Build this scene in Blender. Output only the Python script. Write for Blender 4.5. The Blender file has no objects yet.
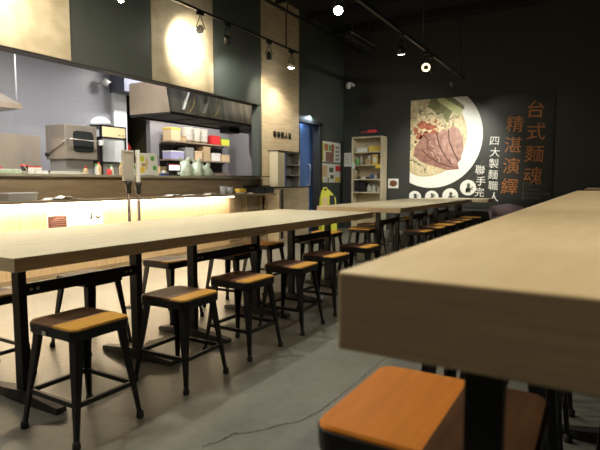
import bpy, bmesh, math, random
from mathutils import Vector, Matrix
random.seed(7)
S = bpy.context.scene
COL = S.collection
PI = math.pi

# ------------------------------------------------------------------ materials
def mat(name, col, rough=.5, metal=0., noise=None, noise_scale=8, stretch=(1,1,1), emit=None, strength=0, bump=0, spec=None, coat=0, alpha=None, trans=0, detail=4):
    m = bpy.data.materials.new(name); m.use_nodes = True
    nt = m.node_tree; b = nt.nodes['Principled BSDF']
    b.inputs['Base Color'].default_value = (*col, 1)
    b.inputs['Roughness'].default_value = rough
    b.inputs['Metallic'].default_value = metal
    if spec is not None: b.inputs['Specular IOR Level'].default_value = spec
    if coat: b.inputs['Coat Weight'].default_value = coat
    if alpha is not None: b.inputs['Alpha'].default_value = alpha
    if trans: b.inputs['Transmission Weight'].default_value = trans
    if emit: 
        b.inputs['Emission Color'].default_value = (*emit, 1); b.inputs['Emission Strength'].default_value = strength
    if noise is not None or bump:
        tc = nt.nodes.new('ShaderNodeTexCoord'); mp = nt.nodes.new('ShaderNodeMapping'); mp.inputs['Scale'].default_value = stretch
        n = nt.nodes.new('ShaderNodeTexNoise'); n.inputs['Scale'].default_value = noise_scale; n.inputs['Detail'].default_value = detail
        nt.links.new(tc.outputs['Object'], mp.inputs[0]); nt.links.new(mp.outputs[0], n.inputs['Vector'])
        if noise is not None:
            r = nt.nodes.new('ShaderNodeValToRGB'); r.color_ramp.elements[0].color = (*noise, 1); r.color_ramp.elements[1].color = (*col, 1)
            r.color_ramp.elements[0].position = .33; r.color_ramp.elements[1].position = .66
            nt.links.new(n.outputs['Fac'], r.inputs[0]); nt.links.new(r.outputs[0], b.inputs['Base Color'])
        if bump:
            bp = nt.nodes.new('ShaderNodeBump'); bp.inputs['Strength'].default_value = bump; bp.inputs['Distance'].default_value = .01
            nt.links.new(n.outputs['Fac'], bp.inputs['Height']); nt.links.new(bp.outputs[0], b.inputs['Normal'])
    return m

M = {}
M['table'] = mat('table_oak', (.78,.68,.47), .42, noise=(.66,.56,.37), noise_scale=5, stretch=(9,.9,9))
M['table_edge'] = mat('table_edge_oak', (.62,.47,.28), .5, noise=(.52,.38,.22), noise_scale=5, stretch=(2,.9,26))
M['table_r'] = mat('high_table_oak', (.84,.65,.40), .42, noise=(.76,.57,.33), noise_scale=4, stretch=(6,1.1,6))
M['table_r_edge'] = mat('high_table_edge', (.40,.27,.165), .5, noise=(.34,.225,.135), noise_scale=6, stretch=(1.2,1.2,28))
M['iron'] = mat('black_iron', (.008,.008,.009), .42, .3)
M['iron_rough'] = mat('worn_dark_steel', (.035,.032,.03), .5, .4, noise=(.016,.015,.014), noise_scale=30)
M['rubber'] = mat('black_rubber', (.01,.01,.01), .7)
M['seat_dark'] = mat('dark_walnut_seat', (.20,.080,.034), .5, spec=.22, noise=(.13,.052,.024), noise_scale=7, stretch=(10,1,10))
M['seat_grey'] = mat('faded_walnut_seat', (.36,.20,.115), .5, spec=.22, noise=(.27,.145,.08), noise_scale=7, stretch=(10,1,10))
M['seat_gold'] = mat('golden_oak_seat', (.74,.38,.055), .5, spec=.22, noise=(.62,.29,.045), noise_scale=7, stretch=(9,1,9))
M['seat_orange'] = mat('orange_oak_seat', (.80,.27,.030), .5, spec=.2, noise=(.72,.225,.028), noise_scale=5, stretch=(8,1,8))
M['seat_deep'] = mat('deep_brown_seat', (.11,.048,.018), .6, spec=.12, noise=(.07,.03,.012), noise_scale=6, stretch=(8,1,8))
M['panel_wood'] = mat('wall_plywood', (.60,.52,.37), .6, noise=(.45,.38,.25), noise_scale=3.5, stretch=(1,1.2,1.6), detail=8)
M['column_wood'] = mat('column_plywood', (.64,.53,.36), .6, noise=(.51,.41,.27), noise_scale=4, stretch=(1,.8,6), detail=8)
M['wall_dark'] = mat('dark_green_grey_paint', (.075,.088,.080), .55, noise=(.068,.080,.073), noise_scale=2)
M['wall_char'] = mat('charcoal_paint', (.060,.063,.058), .6, noise=(.052,.055,.051), noise_scale=2)
M['ceiling'] = mat('black_ceiling', (.006,.006,.006), .9)
M['black_metal'] = mat('track_black', (.012,.012,.012), .4, .2)
M['kwall'] = None
M['kwall2'] = mat('kitchen_grey_wall', (.25,.235,.24), .6)
M['kwall3'] = mat('kitchen_grey_end_wall', (.17,.16,.165), .6)
M['wall_back'] = mat('black_paint', (.034,.036,.033), .6)
M['white_trim'] = mat('white_trim', (.72,.74,.74), .5)
M['olive'] = mat('olive_dark', (.035,.03,.012), .7)
M['slate'] = mat('slate_beam', (.13,.14,.19), .6)
M['bar_panel'] = mat('bar_front_wood', (.58,.44,.27), .5, noise=(.47,.34,.20), noise_scale=5, stretch=(8,8,.5))
M['bar_brown'] = mat('brown_board', (.32,.245,.155), .42, noise=(.25,.185,.115), noise_scale=4, stretch=(2,.6,6))
M['bar_top'] = mat('bar_grey_top', (.42,.40,.30), .3, noise=(.34,.32,.24), noise_scale=5)
M['bar_black'] = mat('bar_black_top', (.02,.018,.016), .4)
M['steel'] = mat('brushed_steel', (.50,.43,.35), .38, .6, noise=(.40,.36,.31), noise_scale=4, stretch=(1,1,.3))
M['steel_hood'] = mat('polished_steel', (.70,.70,.66), .32, .5, noise=(.26,.28,.27), noise_scale=2.2, stretch=(1,2.5,.25))  # light and dark streaks in the colour stand in for reflections
M['steel_matt'] = mat('matt_beige_steel', (.30,.24,.18), .5, .4, noise=(.24,.19,.14), noise_scale=3)
M['glass_dark'] = mat('dark_glass', (.03,.035,.035), .12)
M['black'] = mat('black_plastic', (.012,.012,.013), .45)
M['white'] = mat('white_plastic', (.80,.80,.78), .45)
M['paper'] = mat('paper', (.78,.78,.74), .7)
M['cream'] = mat('cream_panel', (.72,.60,.34), .4)
M['cream_lit'] = mat('backlit_cream_panel', (.72,.60,.34), .4, emit=(1,.80,.42), strength=.45)
M['bowlwhite'] = mat('ceramic_white', (.78,.74,.66), .3)
M['cardboard'] = mat('cardboard', (.50,.36,.19), .8, noise=(.42,.30,.15), noise_scale=9)
M['red'] = mat('red_plastic', (.60,.03,.03), .4)
M['green'] = mat('green_plastic', (.10,.38,.08), .5)
M['lime'] = mat('lime_plastic', (.62,.64,.06), .45)
M['yellow'] = mat('yellow_paper', (.80,.58,.08), .5)
M['tan'] = mat('tan_box', (.66,.48,.28), .7)
M['blue'] = mat('blue_item', (.05,.09,.28), .4)
M['purple'] = mat('lilac_box', (.42,.40,.62), .5)
M['bag'] = mat('translucent_bag', (.80,.86,.82), .25, bump=.8, noise_scale=18, noise=(.55,.72,.50), alpha=.85)
M['bag_white'] = mat('white_bag', (.55,.57,.62), .35, bump=.8, noise_scale=14)
M['glass'] = mat('clear_glass', (.85,.9,.88), .06, alpha=.32)
M['cloth'] = mat('white_cloth', (.74,.72,.66), .85, bump=.5, noise_scale=25)
M['shelf_wood'] = mat('pale_shelf_wood', (.68,.60,.43), .5, noise=(.60,.52,.36), noise_scale=5)
M['grey_unit'] = mat('grey_cabinet', (.30,.29,.27), .5)
M['unit_side'] = mat('beige_cabinet_side', (.60,.54,.38), .5)
M['blue_gap_light'] = mat('blue_gap_light', (.06,.10,.30), .5)
M['door'] = mat('blue_door', (.12,.22,.50), .45)
M['frame'] = mat('dark_frame', (.03,.028,.027), .5)
M['led'] = mat('warm_led', (1,.9,.75), .5, emit=(1,.86,.62), strength=11)
M['lamp'] = mat('lamp_lens', (1,1,1), .5, emit=(1,.95,.82), strength=60)
M['lamp_soft'] = mat('lamp_lens_amber', (1,.9,.7), .5, emit=(1,.76,.38), strength=3.5)
M['screen'] = mat('lit_screen', (.9,.9,.9), .4, emit=(1,.97,.95), strength=1.0)
M['redled'] = mat('red_led', (.5,.02,.02), .4, emit=(1,.05,.04), strength=.22)
M['mauve'] = mat('mauve_fabric', (.26,.19,.20), .8)
M['stand_metal'] = mat('bronze_grey_metal', (.16,.125,.10), .35, .7)
M['stand_face'] = mat('pale_grey_frame', (.46,.43,.38), .45)
def flat(name, col, rough=.45): 
    return mat(name, col, rough)
M['p_black'] = flat('print_black', (.022,.023,.020), .45)
M['p_white'] = flat('print_white', (.86,.85,.80))
M['p_broth'] = mat('print_broth', (.66,.55,.34), .45, noise=(.52,.40,.21), noise_scale=9)
M['p_noodle'] = mat('print_noodle', (.88,.80,.60), .45, noise=(.70,.56,.30), noise_scale=20)
M['p_meat'] = mat('print_meat', (.36,.185,.145), .45, noise=(.20,.09,.07), noise_scale=12, detail=8)
M['p_meat2'] = mat('print_meat_pink', (.46,.27,.22), .45, noise=(.27,.13,.11), noise_scale=9, detail=8)
M['p_meat3'] = flat('print_meat_fat', (.58,.38,.31))
M['p_dark'] = flat('print_dark_brown', (.10,.04,.03))
M['p_sauce'] = mat('print_red_sauce', (.46,.15,.085), .45, noise=(.28,.07,.04), noise_scale=14)
M['p_green'] = mat('print_kelp_green', (.13,.13,.05), .45, noise=(.19,.19,.08), noise_scale=12)
M['p_green2'] = flat('print_pale_green', (.50,.50,.24))
M['p_orange'] = mat('print_copper', (.52,.20,.05), .45, noise=(.33,.12,.03), noise_scale=6)
M['p_grey'] = flat('print_grey_ink', (.10,.11,.08))
M['p_ink'] = flat('print_ink', (.05,.05,.04))

def kitchen_tile():
    m = bpy.data.materials.new('kitchen_blue_grey_tile'); m.use_nodes = True; nt = m.node_tree; b = nt.nodes['Principled BSDF']
    tc = nt.nodes.new('ShaderNodeTexCoord'); mp = nt.nodes.new('ShaderNodeMapping')
    mp.inputs['Rotation'].default_value = (0, 0, 0)
    sx = nt.nodes.new('ShaderNodeSeparateXYZ'); cx = nt.nodes.new('ShaderNodeCombineXYZ')
    nt.links.new(tc.outputs['Object'], sx.inputs[0]); nt.links.new(sx.outputs[1], cx.inputs[0]); nt.links.new(sx.outputs[2], cx.inputs[1])
    br = nt.nodes.new('ShaderNodeTexBrick'); br.offset = 0; br.inputs['Scale'].default_value = 1
    br.inputs['Color1'].default_value = (.40,.40,.43,1); br.inputs['Color2'].default_value = (.38,.38,.42,1); br.inputs['Mortar'].default_value = (.35,.35,.385,1)
    br.inputs['Mortar Size'].default_value = .006; br.inputs['Brick Width'].default_value = .62; br.inputs['Row Height'].default_value = .62
    nt.links.new(cx.outputs[0], br.inputs['Vector']); nt.links.new(br.outputs['Color'], b.inputs['Base Color']); b.inputs['Roughness'].default_value = .4
    return m
M['kwall'] = kitchen_tile()

def floor_mat():
    m = bpy.data.materials.new('polished_concrete'); m.use_nodes = True; nt = m.node_tree; b = nt.nodes['Principled BSDF']
    tc = nt.nodes.new('ShaderNodeTexCoord')
    n1 = nt.nodes.new('ShaderNodeTexNoise'); n1.inputs['Scale'].default_value = 1.6; n1.inputs['Detail'].default_value = 8; n1.inputs['Roughness'].default_value = .65
    n2 = nt.nodes.new('ShaderNodeTexNoise'); n2.inputs['Scale'].default_value = 22; n2.inputs['Detail'].default_value = 6
    nt.links.new(tc.outputs['Object'], n1.inputs['Vector']); nt.links.new(tc.outputs['Object'], n2.inputs['Vector'])
    r = nt.nodes.new('ShaderNodeValToRGB'); r.color_ramp.elements[0].position = .3; r.color_ramp.elements[1].position = .7
    r.color_ramp.elements[0].color = (.17,.165,.135,1); r.color_ramp.elements[1].color = (.25,.24,.20,1)
    nt.links.new(n1.outputs['Fac'], r.inputs[0])
    mx = nt.nodes.new('ShaderNodeMixRGB'); mx.blend_type = 'MULTIPLY'; mx.inputs[0].default_value = .35
    nt.links.new(r.outputs[0], mx.inputs[1]); nt.links.new(n2.outputs['Fac'], mx.inputs[2]); nt.links.new(mx.outputs[0], b.inputs['Base Color'])
    rr = nt.nodes.new('ShaderNodeMapRange'); rr.inputs[3].default_value = .26; rr.inputs[4].default_value = .5
    nt.links.new(n1.outputs['Fac'], rr.inputs[0]); nt.links.new(rr.outputs[0], b.inputs['Roughness'])
    bp = nt.nodes.new('ShaderNodeBump'); bp.inputs['Strength'].default_value = .12; bp.inputs['Distance'].default_value = .01
    nt.links.new(n2.outputs['Fac'], bp.inputs['Height']); nt.links.new(bp.outputs[0], b.inputs['Normal'])
    return m
M['floor'] = floor_mat()

# ------------------------------------------------------------------ mesh builder
class MB:
    def __init__(s): s.bm = bmesh.new(); s.mi = 0
    def face(s, vs, smooth=False):
        try:
            f = s.bm.faces.new(vs); f.material_index = s.mi; f.smooth = smooth; return f
        except ValueError: return None
    def box(s, x0,x1,y0,y1,z0,z1, bev=0, top_mi=None):
        v = [s.bm.verts.new((x,y,z)) for z in (z0,z1) for y in (y0,y1) for x in (x0,x1)]
        F = [(0,2,3,1),(4,5,7,6),(0,1,5,4),(1,3,7,5),(3,2,6,7),(2,0,4,6)]
        fs = [s.face([v[i] for i in f]) for f in F]
        if top_mi is not None: fs[1].material_index = top_mi
        if bev:
            es = list({e for f in fs for e in f.edges})
            bmesh.ops.bevel(s.bm, geom=es, offset=bev, segments=2, affect='EDGES', profile=.6)
        return s
    def rings(s, rings, cap=True, smooth=True, close=True):
        R = [[s.bm.verts.new(p) for p in r] for r in rings]
        for a, b in zip(R, R[1:]):
            n = len(a)
            for i in range(n if close else n-1): s.face([a[i], a[(i+1)%n], b[(i+1)%n], b[i]], smooth)
        if cap:
            s.face(list(reversed(R[0]))); s.face(R[-1])
        return s
    def tube(s, pts, r, n=10, r2=None, cap=True):
        pts = [Vector(p) for p in pts]; out = []
        m = len(pts); up = None
        for i, p in enumerate(pts):
            d = (pts[min(i+1,m-1)] - pts[max(i-1,0)]).normalized()
            if up is None: up = Vector((0,0,1)) if abs(d.z) < .9 else Vector((1,0,0))
            a = d.cross(up).normalized(); b = d.cross(a).normalized(); up = -b if False else up
            rad = r if r2 is None else r + (r2-r)*i/(m-1)
            out.append([p + a*math.cos(2*PI*k/n)*rad + b*math.sin(2*PI*k/n)*rad for k in range(n)])
        return s.rings(out, cap)
    def bar(s, p1, p2, w, h, w2=None, h2=None, ref=(0,0,1)):
        p1, p2 = Vector(p1), Vector(p2); d = (p2-p1).normalized(); a = d.cross(Vector(ref)).normalized(); b = a.cross(d).normalized()
        w2 = w if w2 is None else w2; h2 = h if h2 is None else h2
        out = []
        for p, ww, hh in ((p1,w,h),(p2,w2,h2)):
            out.append([p + a*sx*ww/2 + b*sy*hh/2 for sx, sy in ((-1,-1),(1,-1),(1,1),(-1,1))])
        return s.rings(out, True, False)
    def lathe(s, prof, c=(0,0,0), n=20, smooth=True, cap=True):
        return s.rings([[Vector((c[0]+r*math.cos(2*PI*k/n), c[1]+r*math.sin(2*PI*k/n), c[2]+z)) for k in range(n)] for r, z in prof], cap, smooth)
    def poly(s, pts3):
        vs = [s.bm.verts.new(p) for p in pts3]; return s.face(vs)
    def prism(s, pts2, z0, z1, smooth=False):
        return s.rings([[Vector((x,y,z0)) for x,y in pts2],[Vector((x,y,z1)) for x,y in pts2]], True, smooth)
    def build(s, name, mats, parent=None, loc=None, world=True, tri=False):
        bmesh.ops.recalc_face_normals(s.bm, faces=s.bm.faces[:])
        me = bpy.data.meshes.new(name)
        off = Vector((0,0,0))
        if parent is not None and world: off = world_loc(parent)
        elif parent is None and loc is None and world:
            co = [v.co for v in s.bm.verts]
            lo = [min(c[i] for c in co) for i in range(3)]; hi = [max(c[i] for c in co) for i in range(3)]
            off = Vector(((lo[0]+hi[0])/2, (lo[1]+hi[1])/2, lo[2]))
        if off.length: bmesh.ops.translate(s.bm, verts=s.bm.verts[:], vec=-off)
        s.bm.to_mesh(me); s.bm.free()
        for m in (mats if isinstance(mats, (list,tuple)) else [mats]): me.materials.append(M[m])
        o = bpy.data.objects.new(name, me); COL.objects.link(o)
        if parent is not None: o.parent = parent
        else: o.location = off if loc is None else loc
        return o
WL = {}
def world_loc(o):
    v = Vector((0,0,0)); 
    while o is not None: v += o.location; o = o.parent
    return v
def tag(o, label=None, cat=None, group=None, kind=None):
    if label: o['label'] = label
    if cat: o['category'] = cat
    if group: o['group'] = group
    if kind: o['kind'] = kind
    return o
def thing(name, label, cat, loc=(0,0,0), group=None, rz=0):
    o = bpy.data.objects.new(name, None); o.empty_display_size = .1; COL.objects.link(o); o.location = loc; o.rotation_euler = (0,0,rz)
    return tag(o, label, cat, group)
def part(name, mb, m, parent, world=True, label=None):
    o = mb.build(name, m, parent, world=world)
    if label: o['label'] = label
    return o
def single(name, mb, m, label, cat, group=None, loc=None, world=True):
    return tag(mb.build(name, m, None, loc=loc, world=world), label, cat, group)
def struct(name, mb, m, parent=None):
    o = mb.build(name, m, parent)
    if parent is None: o['kind'] = 'structure'
    return o
def kids(o): return [c for c in bpy.data.objects if c.parent == o]
def dup(o, loc=None, rz=None, label=None, group=None, parent=None):
    c = o.copy(); COL.objects.link(c)
    if parent is not None: c.parent = parent
    if loc is not None: c.location = loc
    if rz is not None: c.rotation_euler = (0,0,rz)
    if label: c['label'] = label
    if group: c['group'] = group
    for k in kids(o):
        if k is not c: dup(k, parent=c)
    return c
def box(*a, **k): return MB().box(*a, **k)

# ------------------------------------------------------------------ room shell
XW = -5.2; YB = 10.72; ZC = 4.4; XR = 2.6; YN = -2.2
struct('floor', box(-9.2, XR+.1, YN-.1, YB+.15, -.1, 0), 'floor')
struct('ceiling', box(-9.2, XR+.1, YN-.1, YB+.15, ZC, ZC+.1), 'ceiling')
struct('wall_back', box(XW-.15, XR, YB, YB+.12, 0, ZC), 'wall_back')
struct('wall_right', box(XR, XR+.1, YN, YB+.12, 0, ZC), 'wall_char')
struct('wall_near', box(-9.1, XR, YN-.1, YN, 0, ZC), 'wall_char')
# wall with the kitchen opening, column and door
w = MB()
w.box(XW-.15, XW, YN, 7.42, 2.42, ZC)
w.box(XW-.15, XW, 8.68, 8.76, 0, ZC)
w.box(XW-.15, XW, 8.76, 9.59, 2.28, ZC)
w.box(XW-.15, XW, 9.59, YB, 0, ZC)
w.box(XW-.15, XW, YN, .4, 0, 2.42)
struct('wall_left', w, 'wall_dark')
struct('trim_1', box(XW-.16, XW+.004, .4, 7.42, 2.408, 2.42), 'frame')
for y0, y1, n in ((1.6, 3.69, 2), (4.90, 6.13, 3)):
    struct('trim_%d' % n, box(XW, XW+.012, y0, y1, 2.425, ZC-.02), 'panel_wood')
struct('trim_4', box(XW-.15, XW+.02, 7.42, 8.68, 0, ZC-.005), 'column_wood')
# ceiling joists
for i in range(9):
    struct('trim_%d' % (5+i), box(-5.15, XR, 1.2+i*1.1, 1.28+i*1.1, ZC-.14, ZC), 'ceiling')
# floor crack
rnd = random.Random(3)
def crack(pts, w):
    mb = MB(); P = []
    for (x0,y0),(x1,y1) in zip(pts, pts[1:]):
        for k in range(8):
            t = k/8; P.append((x0+(x1-x0)*t + rnd.uniform(-.008,.008), y0+(y1-y0)*t + rnd.uniform(-.008,.008)))
    for a, b in zip(P, P[1:]):
        d = Vector((b[0]-a[0], b[1]-a[1])).normalized(); n = Vector((-d.y, d.x))*w*rnd.uniform(.3,1)
        mb.poly([(a[0]-n.x,a[1]-n.y,.0012),(a[0]+n.x,a[1]+n.y,.0012),(b[0]+n.x,b[1]+n.y,.0012),(b[0]-n.x,b[1]-n.y,.0012)])
    return mb
CR = [(-1.331,1.476),(-1.301,1.559),(-1.296,1.619),(-1.223,1.683),(-1.179,1.771),(-1.109,1.867),(-1.084,1.961),(-1.077,2.075),(-1.072,2.252),(-1.073,2.466),(-1.08,2.748),(-1.02,3.1)]
struct('floor_crack', crack(CR, .0045), 'p_ink')

# kitchen shell behind the opening
struct('wall_kitchen_back', box(-8.12, -8.0, .3, 6.5, 0, 3.3), 'kwall')
struct('wall_kitchen_shelf', box(-8.12, -8.0, 7.45, 10.1, 0, 3.3), 'kwall2')
struct('wall_kitchen_end', box(-8.12, -5.35, 9.98, 10.1, 0, 3.3), 'kwall3')
struct('trim_30', box(XW-.15, XW+.006, 7.33, 7.42, 1.16, 2.40), 'wall_dark')
struct('wall_kitchen_near', box(-8.12, -5.35, .3, .4, 0, 3.3), 'kwall')
struct('ceiling_kitchen', box(-8.9, -5.35, .3, 10.1, 3.3, 3.36), 'white_trim')
struct('trim_20', box(-8.05, -7.93, 6.5, 6.80, 0, 2.74), 'white_trim')
struct('trim_21', box(-8.0, -7.60, 6.48, 7.95, 2.74, 3.3), 'slate')
d = MB(); d.box(-8.9, -8.8, 6.5, 7.6, 0, 3.3); d.box(-8.9,-8.12,6.5,6.6,0,3.3); d.box(-8.9,-8.12,7.5,7.6,0,3.3)
struct('wall_storeroom', d, 'olive')

# doorway with blue door beyond
r = MB(); r.box(XW-1.0, XW-.9, 8.4, 10.6, 0, 2.6); r.box(XW-1.0, XW-.15, 10.5, 10.6, 0, 2.6); r.box(XW-1.0, XW-.15, 8.62, 8.68, 0, 2.6); r.box(XW-1.0, XW-.15, 8.4, 10.6, 2.55, 2.6)
struct('wall_corridor', r, 'kwall2')
dr = bpy.data.objects.new('door_1', None); COL.objects.link(dr); dr.location = (XW-.28, 9.2, 0); dr['kind'] = 'structure'
part('door_leaf', box(XW-.30, XW-.25, 8.70, 9.72, .01, 2.40, bev=.004), 'door', dr)
h = MB(); h.tube([(XW-.25,9.50,1.0),(XW-.19,9.50,1.0),(XW-.19,9.50,1.45),(XW-.25,9.50,1.45)], .014)
part('door_handle', h, 'white_trim', dr)
h = MB(); h.box(XW-.16, XW+.02, 9.56, 9.66, 0, 2.33); h.box(XW-.16, XW+.02, 8.68, 9.66, 2.27, 2.33)
part('door_frame', h, 'frame', dr)

# ------------------------------------------------------------------ bar counter
bar = thing('bar_counter', 'long wooden service bar with glowing light strip under its lower ledge', 'bar counter', (-5.3, 4, 0))
part('front_panel', box(-5.28, XW, .45, 7.5, .0, .845), 'bar_panel', bar)
part('ledge', box(-5.30, -4.94, .45, 7.5, .845, .872, bev=.004), 'bar_brown', bar)
part('back_board', box(-5.36, -5.26, .45, 7.41, .872, 1.125), 'bar_brown', bar)
part('countertop', box(-5.95, -5.2, .45, 7.41, 1.125, 1.155, bev=.004), 'bar_top', bar)
part('light_strip', box(-5.08, -5.06, .6, 6.45, .828, .843), 'led', bar)
part('kickboard', box(-5.27, XW+.012, .45, 7.5, 0, .05), 'bar_brown', bar)
p = MB()
for y in (6.48, 6.95, 7.3): p.box(XW, XW+.02, y, y+.33 if y<7 else 7.48, .1, .84)
part('end_panel', p, 'bar_brown', bar)
part('counter_end', box(-5.6, -5.0, 6.55, 7.38, 1.156, 1.172, bev=.003), 'bar_black', bar)

wb = thing('wooden_cabinet', 'low wooden cabinet with dark top at the far end of the bar', 'cabinet', (-5.05, 8.05, 0))
part('body', box(-5.16, -4.92, 7.54, 8.62, .0, .965, bev=.004), 'column_wood', wb)
part('cabinet_top', box(-5.17, -4.90, 7.52, 8.64, .965, .985, bev=.003), 'bar_black', wb)
part('door_strip', box(-4.92, -4.908, 7.60, 7.68, .05, .94), 'bar_black', wb)

su = thing('open_shelf_unit', 'open shelf unit with beige side on the dark-topped cabinet, in front of the plywood column', 'shelf', (-5.06, 8.1, .986))
part('side_panel', box(-5.17, -4.98, 7.60, 7.64, .986, 1.62), 'unit_side', su)
part('side_panel', box(-5.17, -4.98, 8.36, 8.38, .986, 1.62), 'grey_unit', su)
part('back_panel', box(-5.178, -5.17, 7.60, 8.38, .986, 1.62), 'grey_unit', su)
part('front_stile', box(-4.98, -4.97, 7.60, 7.82, .986, 1.60), 'unit_side', su)
part('blue_gap_strip', box(-4.985, -4.968, 7.82, 7.87, .986, 1.60), 'blue_gap_light', su)  # blue-lit gap built as a strip, its light put into the colour
for z in (1.19, 1.38, 1.61): part('shelf', box(-5.17, -4.975, 7.86, 8.36, z, z+.012), 'grey_unit', su)
part('top_board', box(-5.178, -4.965, 7.59, 8.39, 1.622, 1.635), 'frame', su)

# letters on the column
def text_mesh(body, size, cx, cz, plane, pos, m, name, parent=None, weight=0., depth=.004, rot=0):
    c = bpy.data.curves.new(name, 'FONT'); c.body = body; c.size = size; c.extrude = depth/2; c.offset = weight; c.align_x = 'CENTER'; c.align_y = 'CENTER'; c.resolution_u = 3
    o = bpy.data.objects.new(name, c); COL.objects.link(o)
    dg = bpy.context.evaluated_depsgraph_get(); dg.update(); me = bpy.data.meshes.new_from_object(o.evaluated_get(dg))
    bpy.data.objects.remove(o); me.name = name; me.materials.clear(); me.materials.append(M[m])
    xs = [v.co.x for v in me.vertices]; ys = [v.co.y for v in me.vertices]
    ox, oy = (min(xs)+max(xs))/2, (min(ys)+max(ys))/2
    off = world_loc(parent) if parent is not None else Vector((0,0,0))
    cr, sr = math.cos(rot), math.sin(rot)
    for v in me.vertices:
        x, y, z = v.co.x-ox, v.co.y-oy, v.co.z
        x, y = x*cr - y*sr, x*sr + y*cr
        if plane == 'y': v.co = Vector((cx+x, pos-z, cz+y)) - off      # faces -y
        else: v.co = Vector((pos+z, cx+x, cz+y)) - off                  # faces +x
    o = bpy.data.objects.new(name, me); COL.objects.link(o)
    if parent is not None: o.parent = parent
    return o
sg = thing('wall_lettering', 'five small black characters mounted on the plywood column', 'sign', (XW+.02, 8.05, 1.92))
for i, ch in enumerate('春泰麵人家'):
    text_mesh(ch, .115, 7.81+i*.128, 1.95, 'x', XW+.028, 'black', 'character', sg, weight=.0, depth=.014)

# ------------------------------------------------------------------ kitchen
kc = thing('kitchen_counter', 'steel kitchen work counter behind the bar, carrying the dishwasher', 'counter', (-7.2, 4.5, 0))
part('worktop', box(-7.95, -6.45, 2.0, 6.3, .96, 1.0), 'steel', kc)
part('body', box(-7.95, -6.5, 2.05, 6.25, 0, .96), 'steel_matt', kc)
single('splash_panel', box(-7.1, -7.06, 2.9, 4.46, 1.001, 1.735), 'steel', 'stainless panel standing on the kitchen counter left of the dishwasher', 'panel')

dw = thing('dishwasher', 'boxy stainless dishwasher with dark window and long bar handle', 'dishwasher', (-6.9, 4.7, 1.0))
part('body', box(-7.08, -6.62, 4.56, 5.10, 1.40, 1.90, bev=.012), 'steel', dw)
g = MB(); pts = []
for k in range(24):
    a = 2*PI*k/24; ex = .33
    pts.append((4.86 + .15*math.copysign(abs(math.cos(a))**ex, math.cos(a)), 1.66 + .135*math.copysign(abs(math.sin(a))**ex, math.sin(a))))
g.rings([[Vector((-6.62,y,z)) for y,z in pts],[Vector((-6.606,y,z)) for y,z in pts]], True, False)
part('window', g, 'glass_dark', dw)
g = MB(); g.rings([[Vector((-6.619,4.86+(y-4.86)*1.14,1.66+(z-1.66)*1.14)) for y,z in pts],[Vector((-6.611,4.86+(y-4.86)*1.14,1.66+(z-1.66)*1.14)) for y,z in pts]], True, False)
part('window_frame', g, 'iron_rough', dw)
g = MB(); g.tube([(-6.60,4.58,1.66),(-6.56,4.60,1.685),(-6.56,5.12,1.67)], .009); g.tube([(-7.0,4.545,1.48),(-6.6,4.545,1.66)], .010)
part('handle', g, 'steel', dw)
part('pivot', MB().tube([(-7.02,4.52,1.47),(-7.02,4.56,1.47)], .03), 'iron_rough', dw)
part('handle_knob', box(-6.60,-6.53,5.10,5.15,1.62,1.70,bev=.01), 'white', dw)
part('base', box(-7.05, -6.68, 4.60, 5.06, 1.0, 1.40), 'grey_unit', dw)

st = thing('display_steamer', 'black-framed glass warmer with a cream header panel, right of the dishwasher', 'food warmer', (-6.85, 5.4, 1.0))
f = MB()
for x in (-7.05,-6.62):
    for y in (5.14, 5.60): f.box(x, x+.03, y, y+.03, 1.0, 1.93)
f.box(-7.05,-6.59,5.14,5.63,1.74,1.76); f.box(-7.05,-6.59,5.14,5.63,1.92,1.94); f.box(-7.05,-6.59,5.14,5.63,1.36,1.38)
part('frame', f, 'black', st)
part('header_panel', box(-6.60,-6.575,5.18,5.60,1.765,1.915,bev=.004), 'cream_lit', st)
for y in (5.46,5.53): part('header_mark', box(-6.576,-6.572,y,y+.035,1.79,1.805), 'bar_brown', st)
part('back_pane', box(-7.03,-7.02,5.17,5.60,1.38,1.74), 'kwall3', st)
part('glass_pane', box(-6.60,-6.595,5.17,5.60,1.38,1.74), 'glass', st)
part('base_box', box(-7.04,-6.61,5.16,5.61,1.0,1.36), 'grey_unit', st)

def blob(cx, cy, cz, rx, ry, rz, seed, amp=.18, n=14, flat_bottom=True):
    rnd = random.Random(seed); mb = MB(); rings = []
    ph = [rnd.uniform(0,6.28) for _ in range(4)]
    for i in range(8):
        t = i/7; el = -PI/2*.9 + t*PI*.9 + .0
        rr = max(.05, math.cos(el)); zz = math.sin(el)
        ring = []
        for k in range(n):
            a = 2*PI*k/n; j = 1 + amp*math.sin(3*a+ph[0]+el*2) + amp*.6*math.sin(5*a+ph[1]-el*3)
            ring.append(Vector((cx+rx*rr*j*math.cos(a), cy+ry*rr*j*math.sin(a), cz+rz*(zz+1)*.5*2 if True else cz)))
        rings.append(ring)
    return mb.rings(rings)
def dome(cx,cy,cz,rx,ry,h_,seed):
    rnd=random.Random(seed); ph=rnd.uniform(0,6); R_=[]
    for f_,z in ((.8,0),(1,.08),(.98,.3),(.82,.6),(.55,.85),(.2,1)):
        R_.append([Vector((cx+rx*f_*(1+.12*math.sin(3*a+ph+z*3))*math.cos(a),cy+ry*f_*(1+.12*math.sin(4*a+ph))*math.sin(a),cz+h_*z)) for a in [2*PI*k_/18 for k_ in range(18)]])
    return MB().rings(R_)
single('plastic_bag', dome(-6.8,5.32,1.941,.14,.19,.15,1), 'bag_white', 'white crumpled plastic bag on top of the cream-panelled warmer', 'bag')

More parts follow.
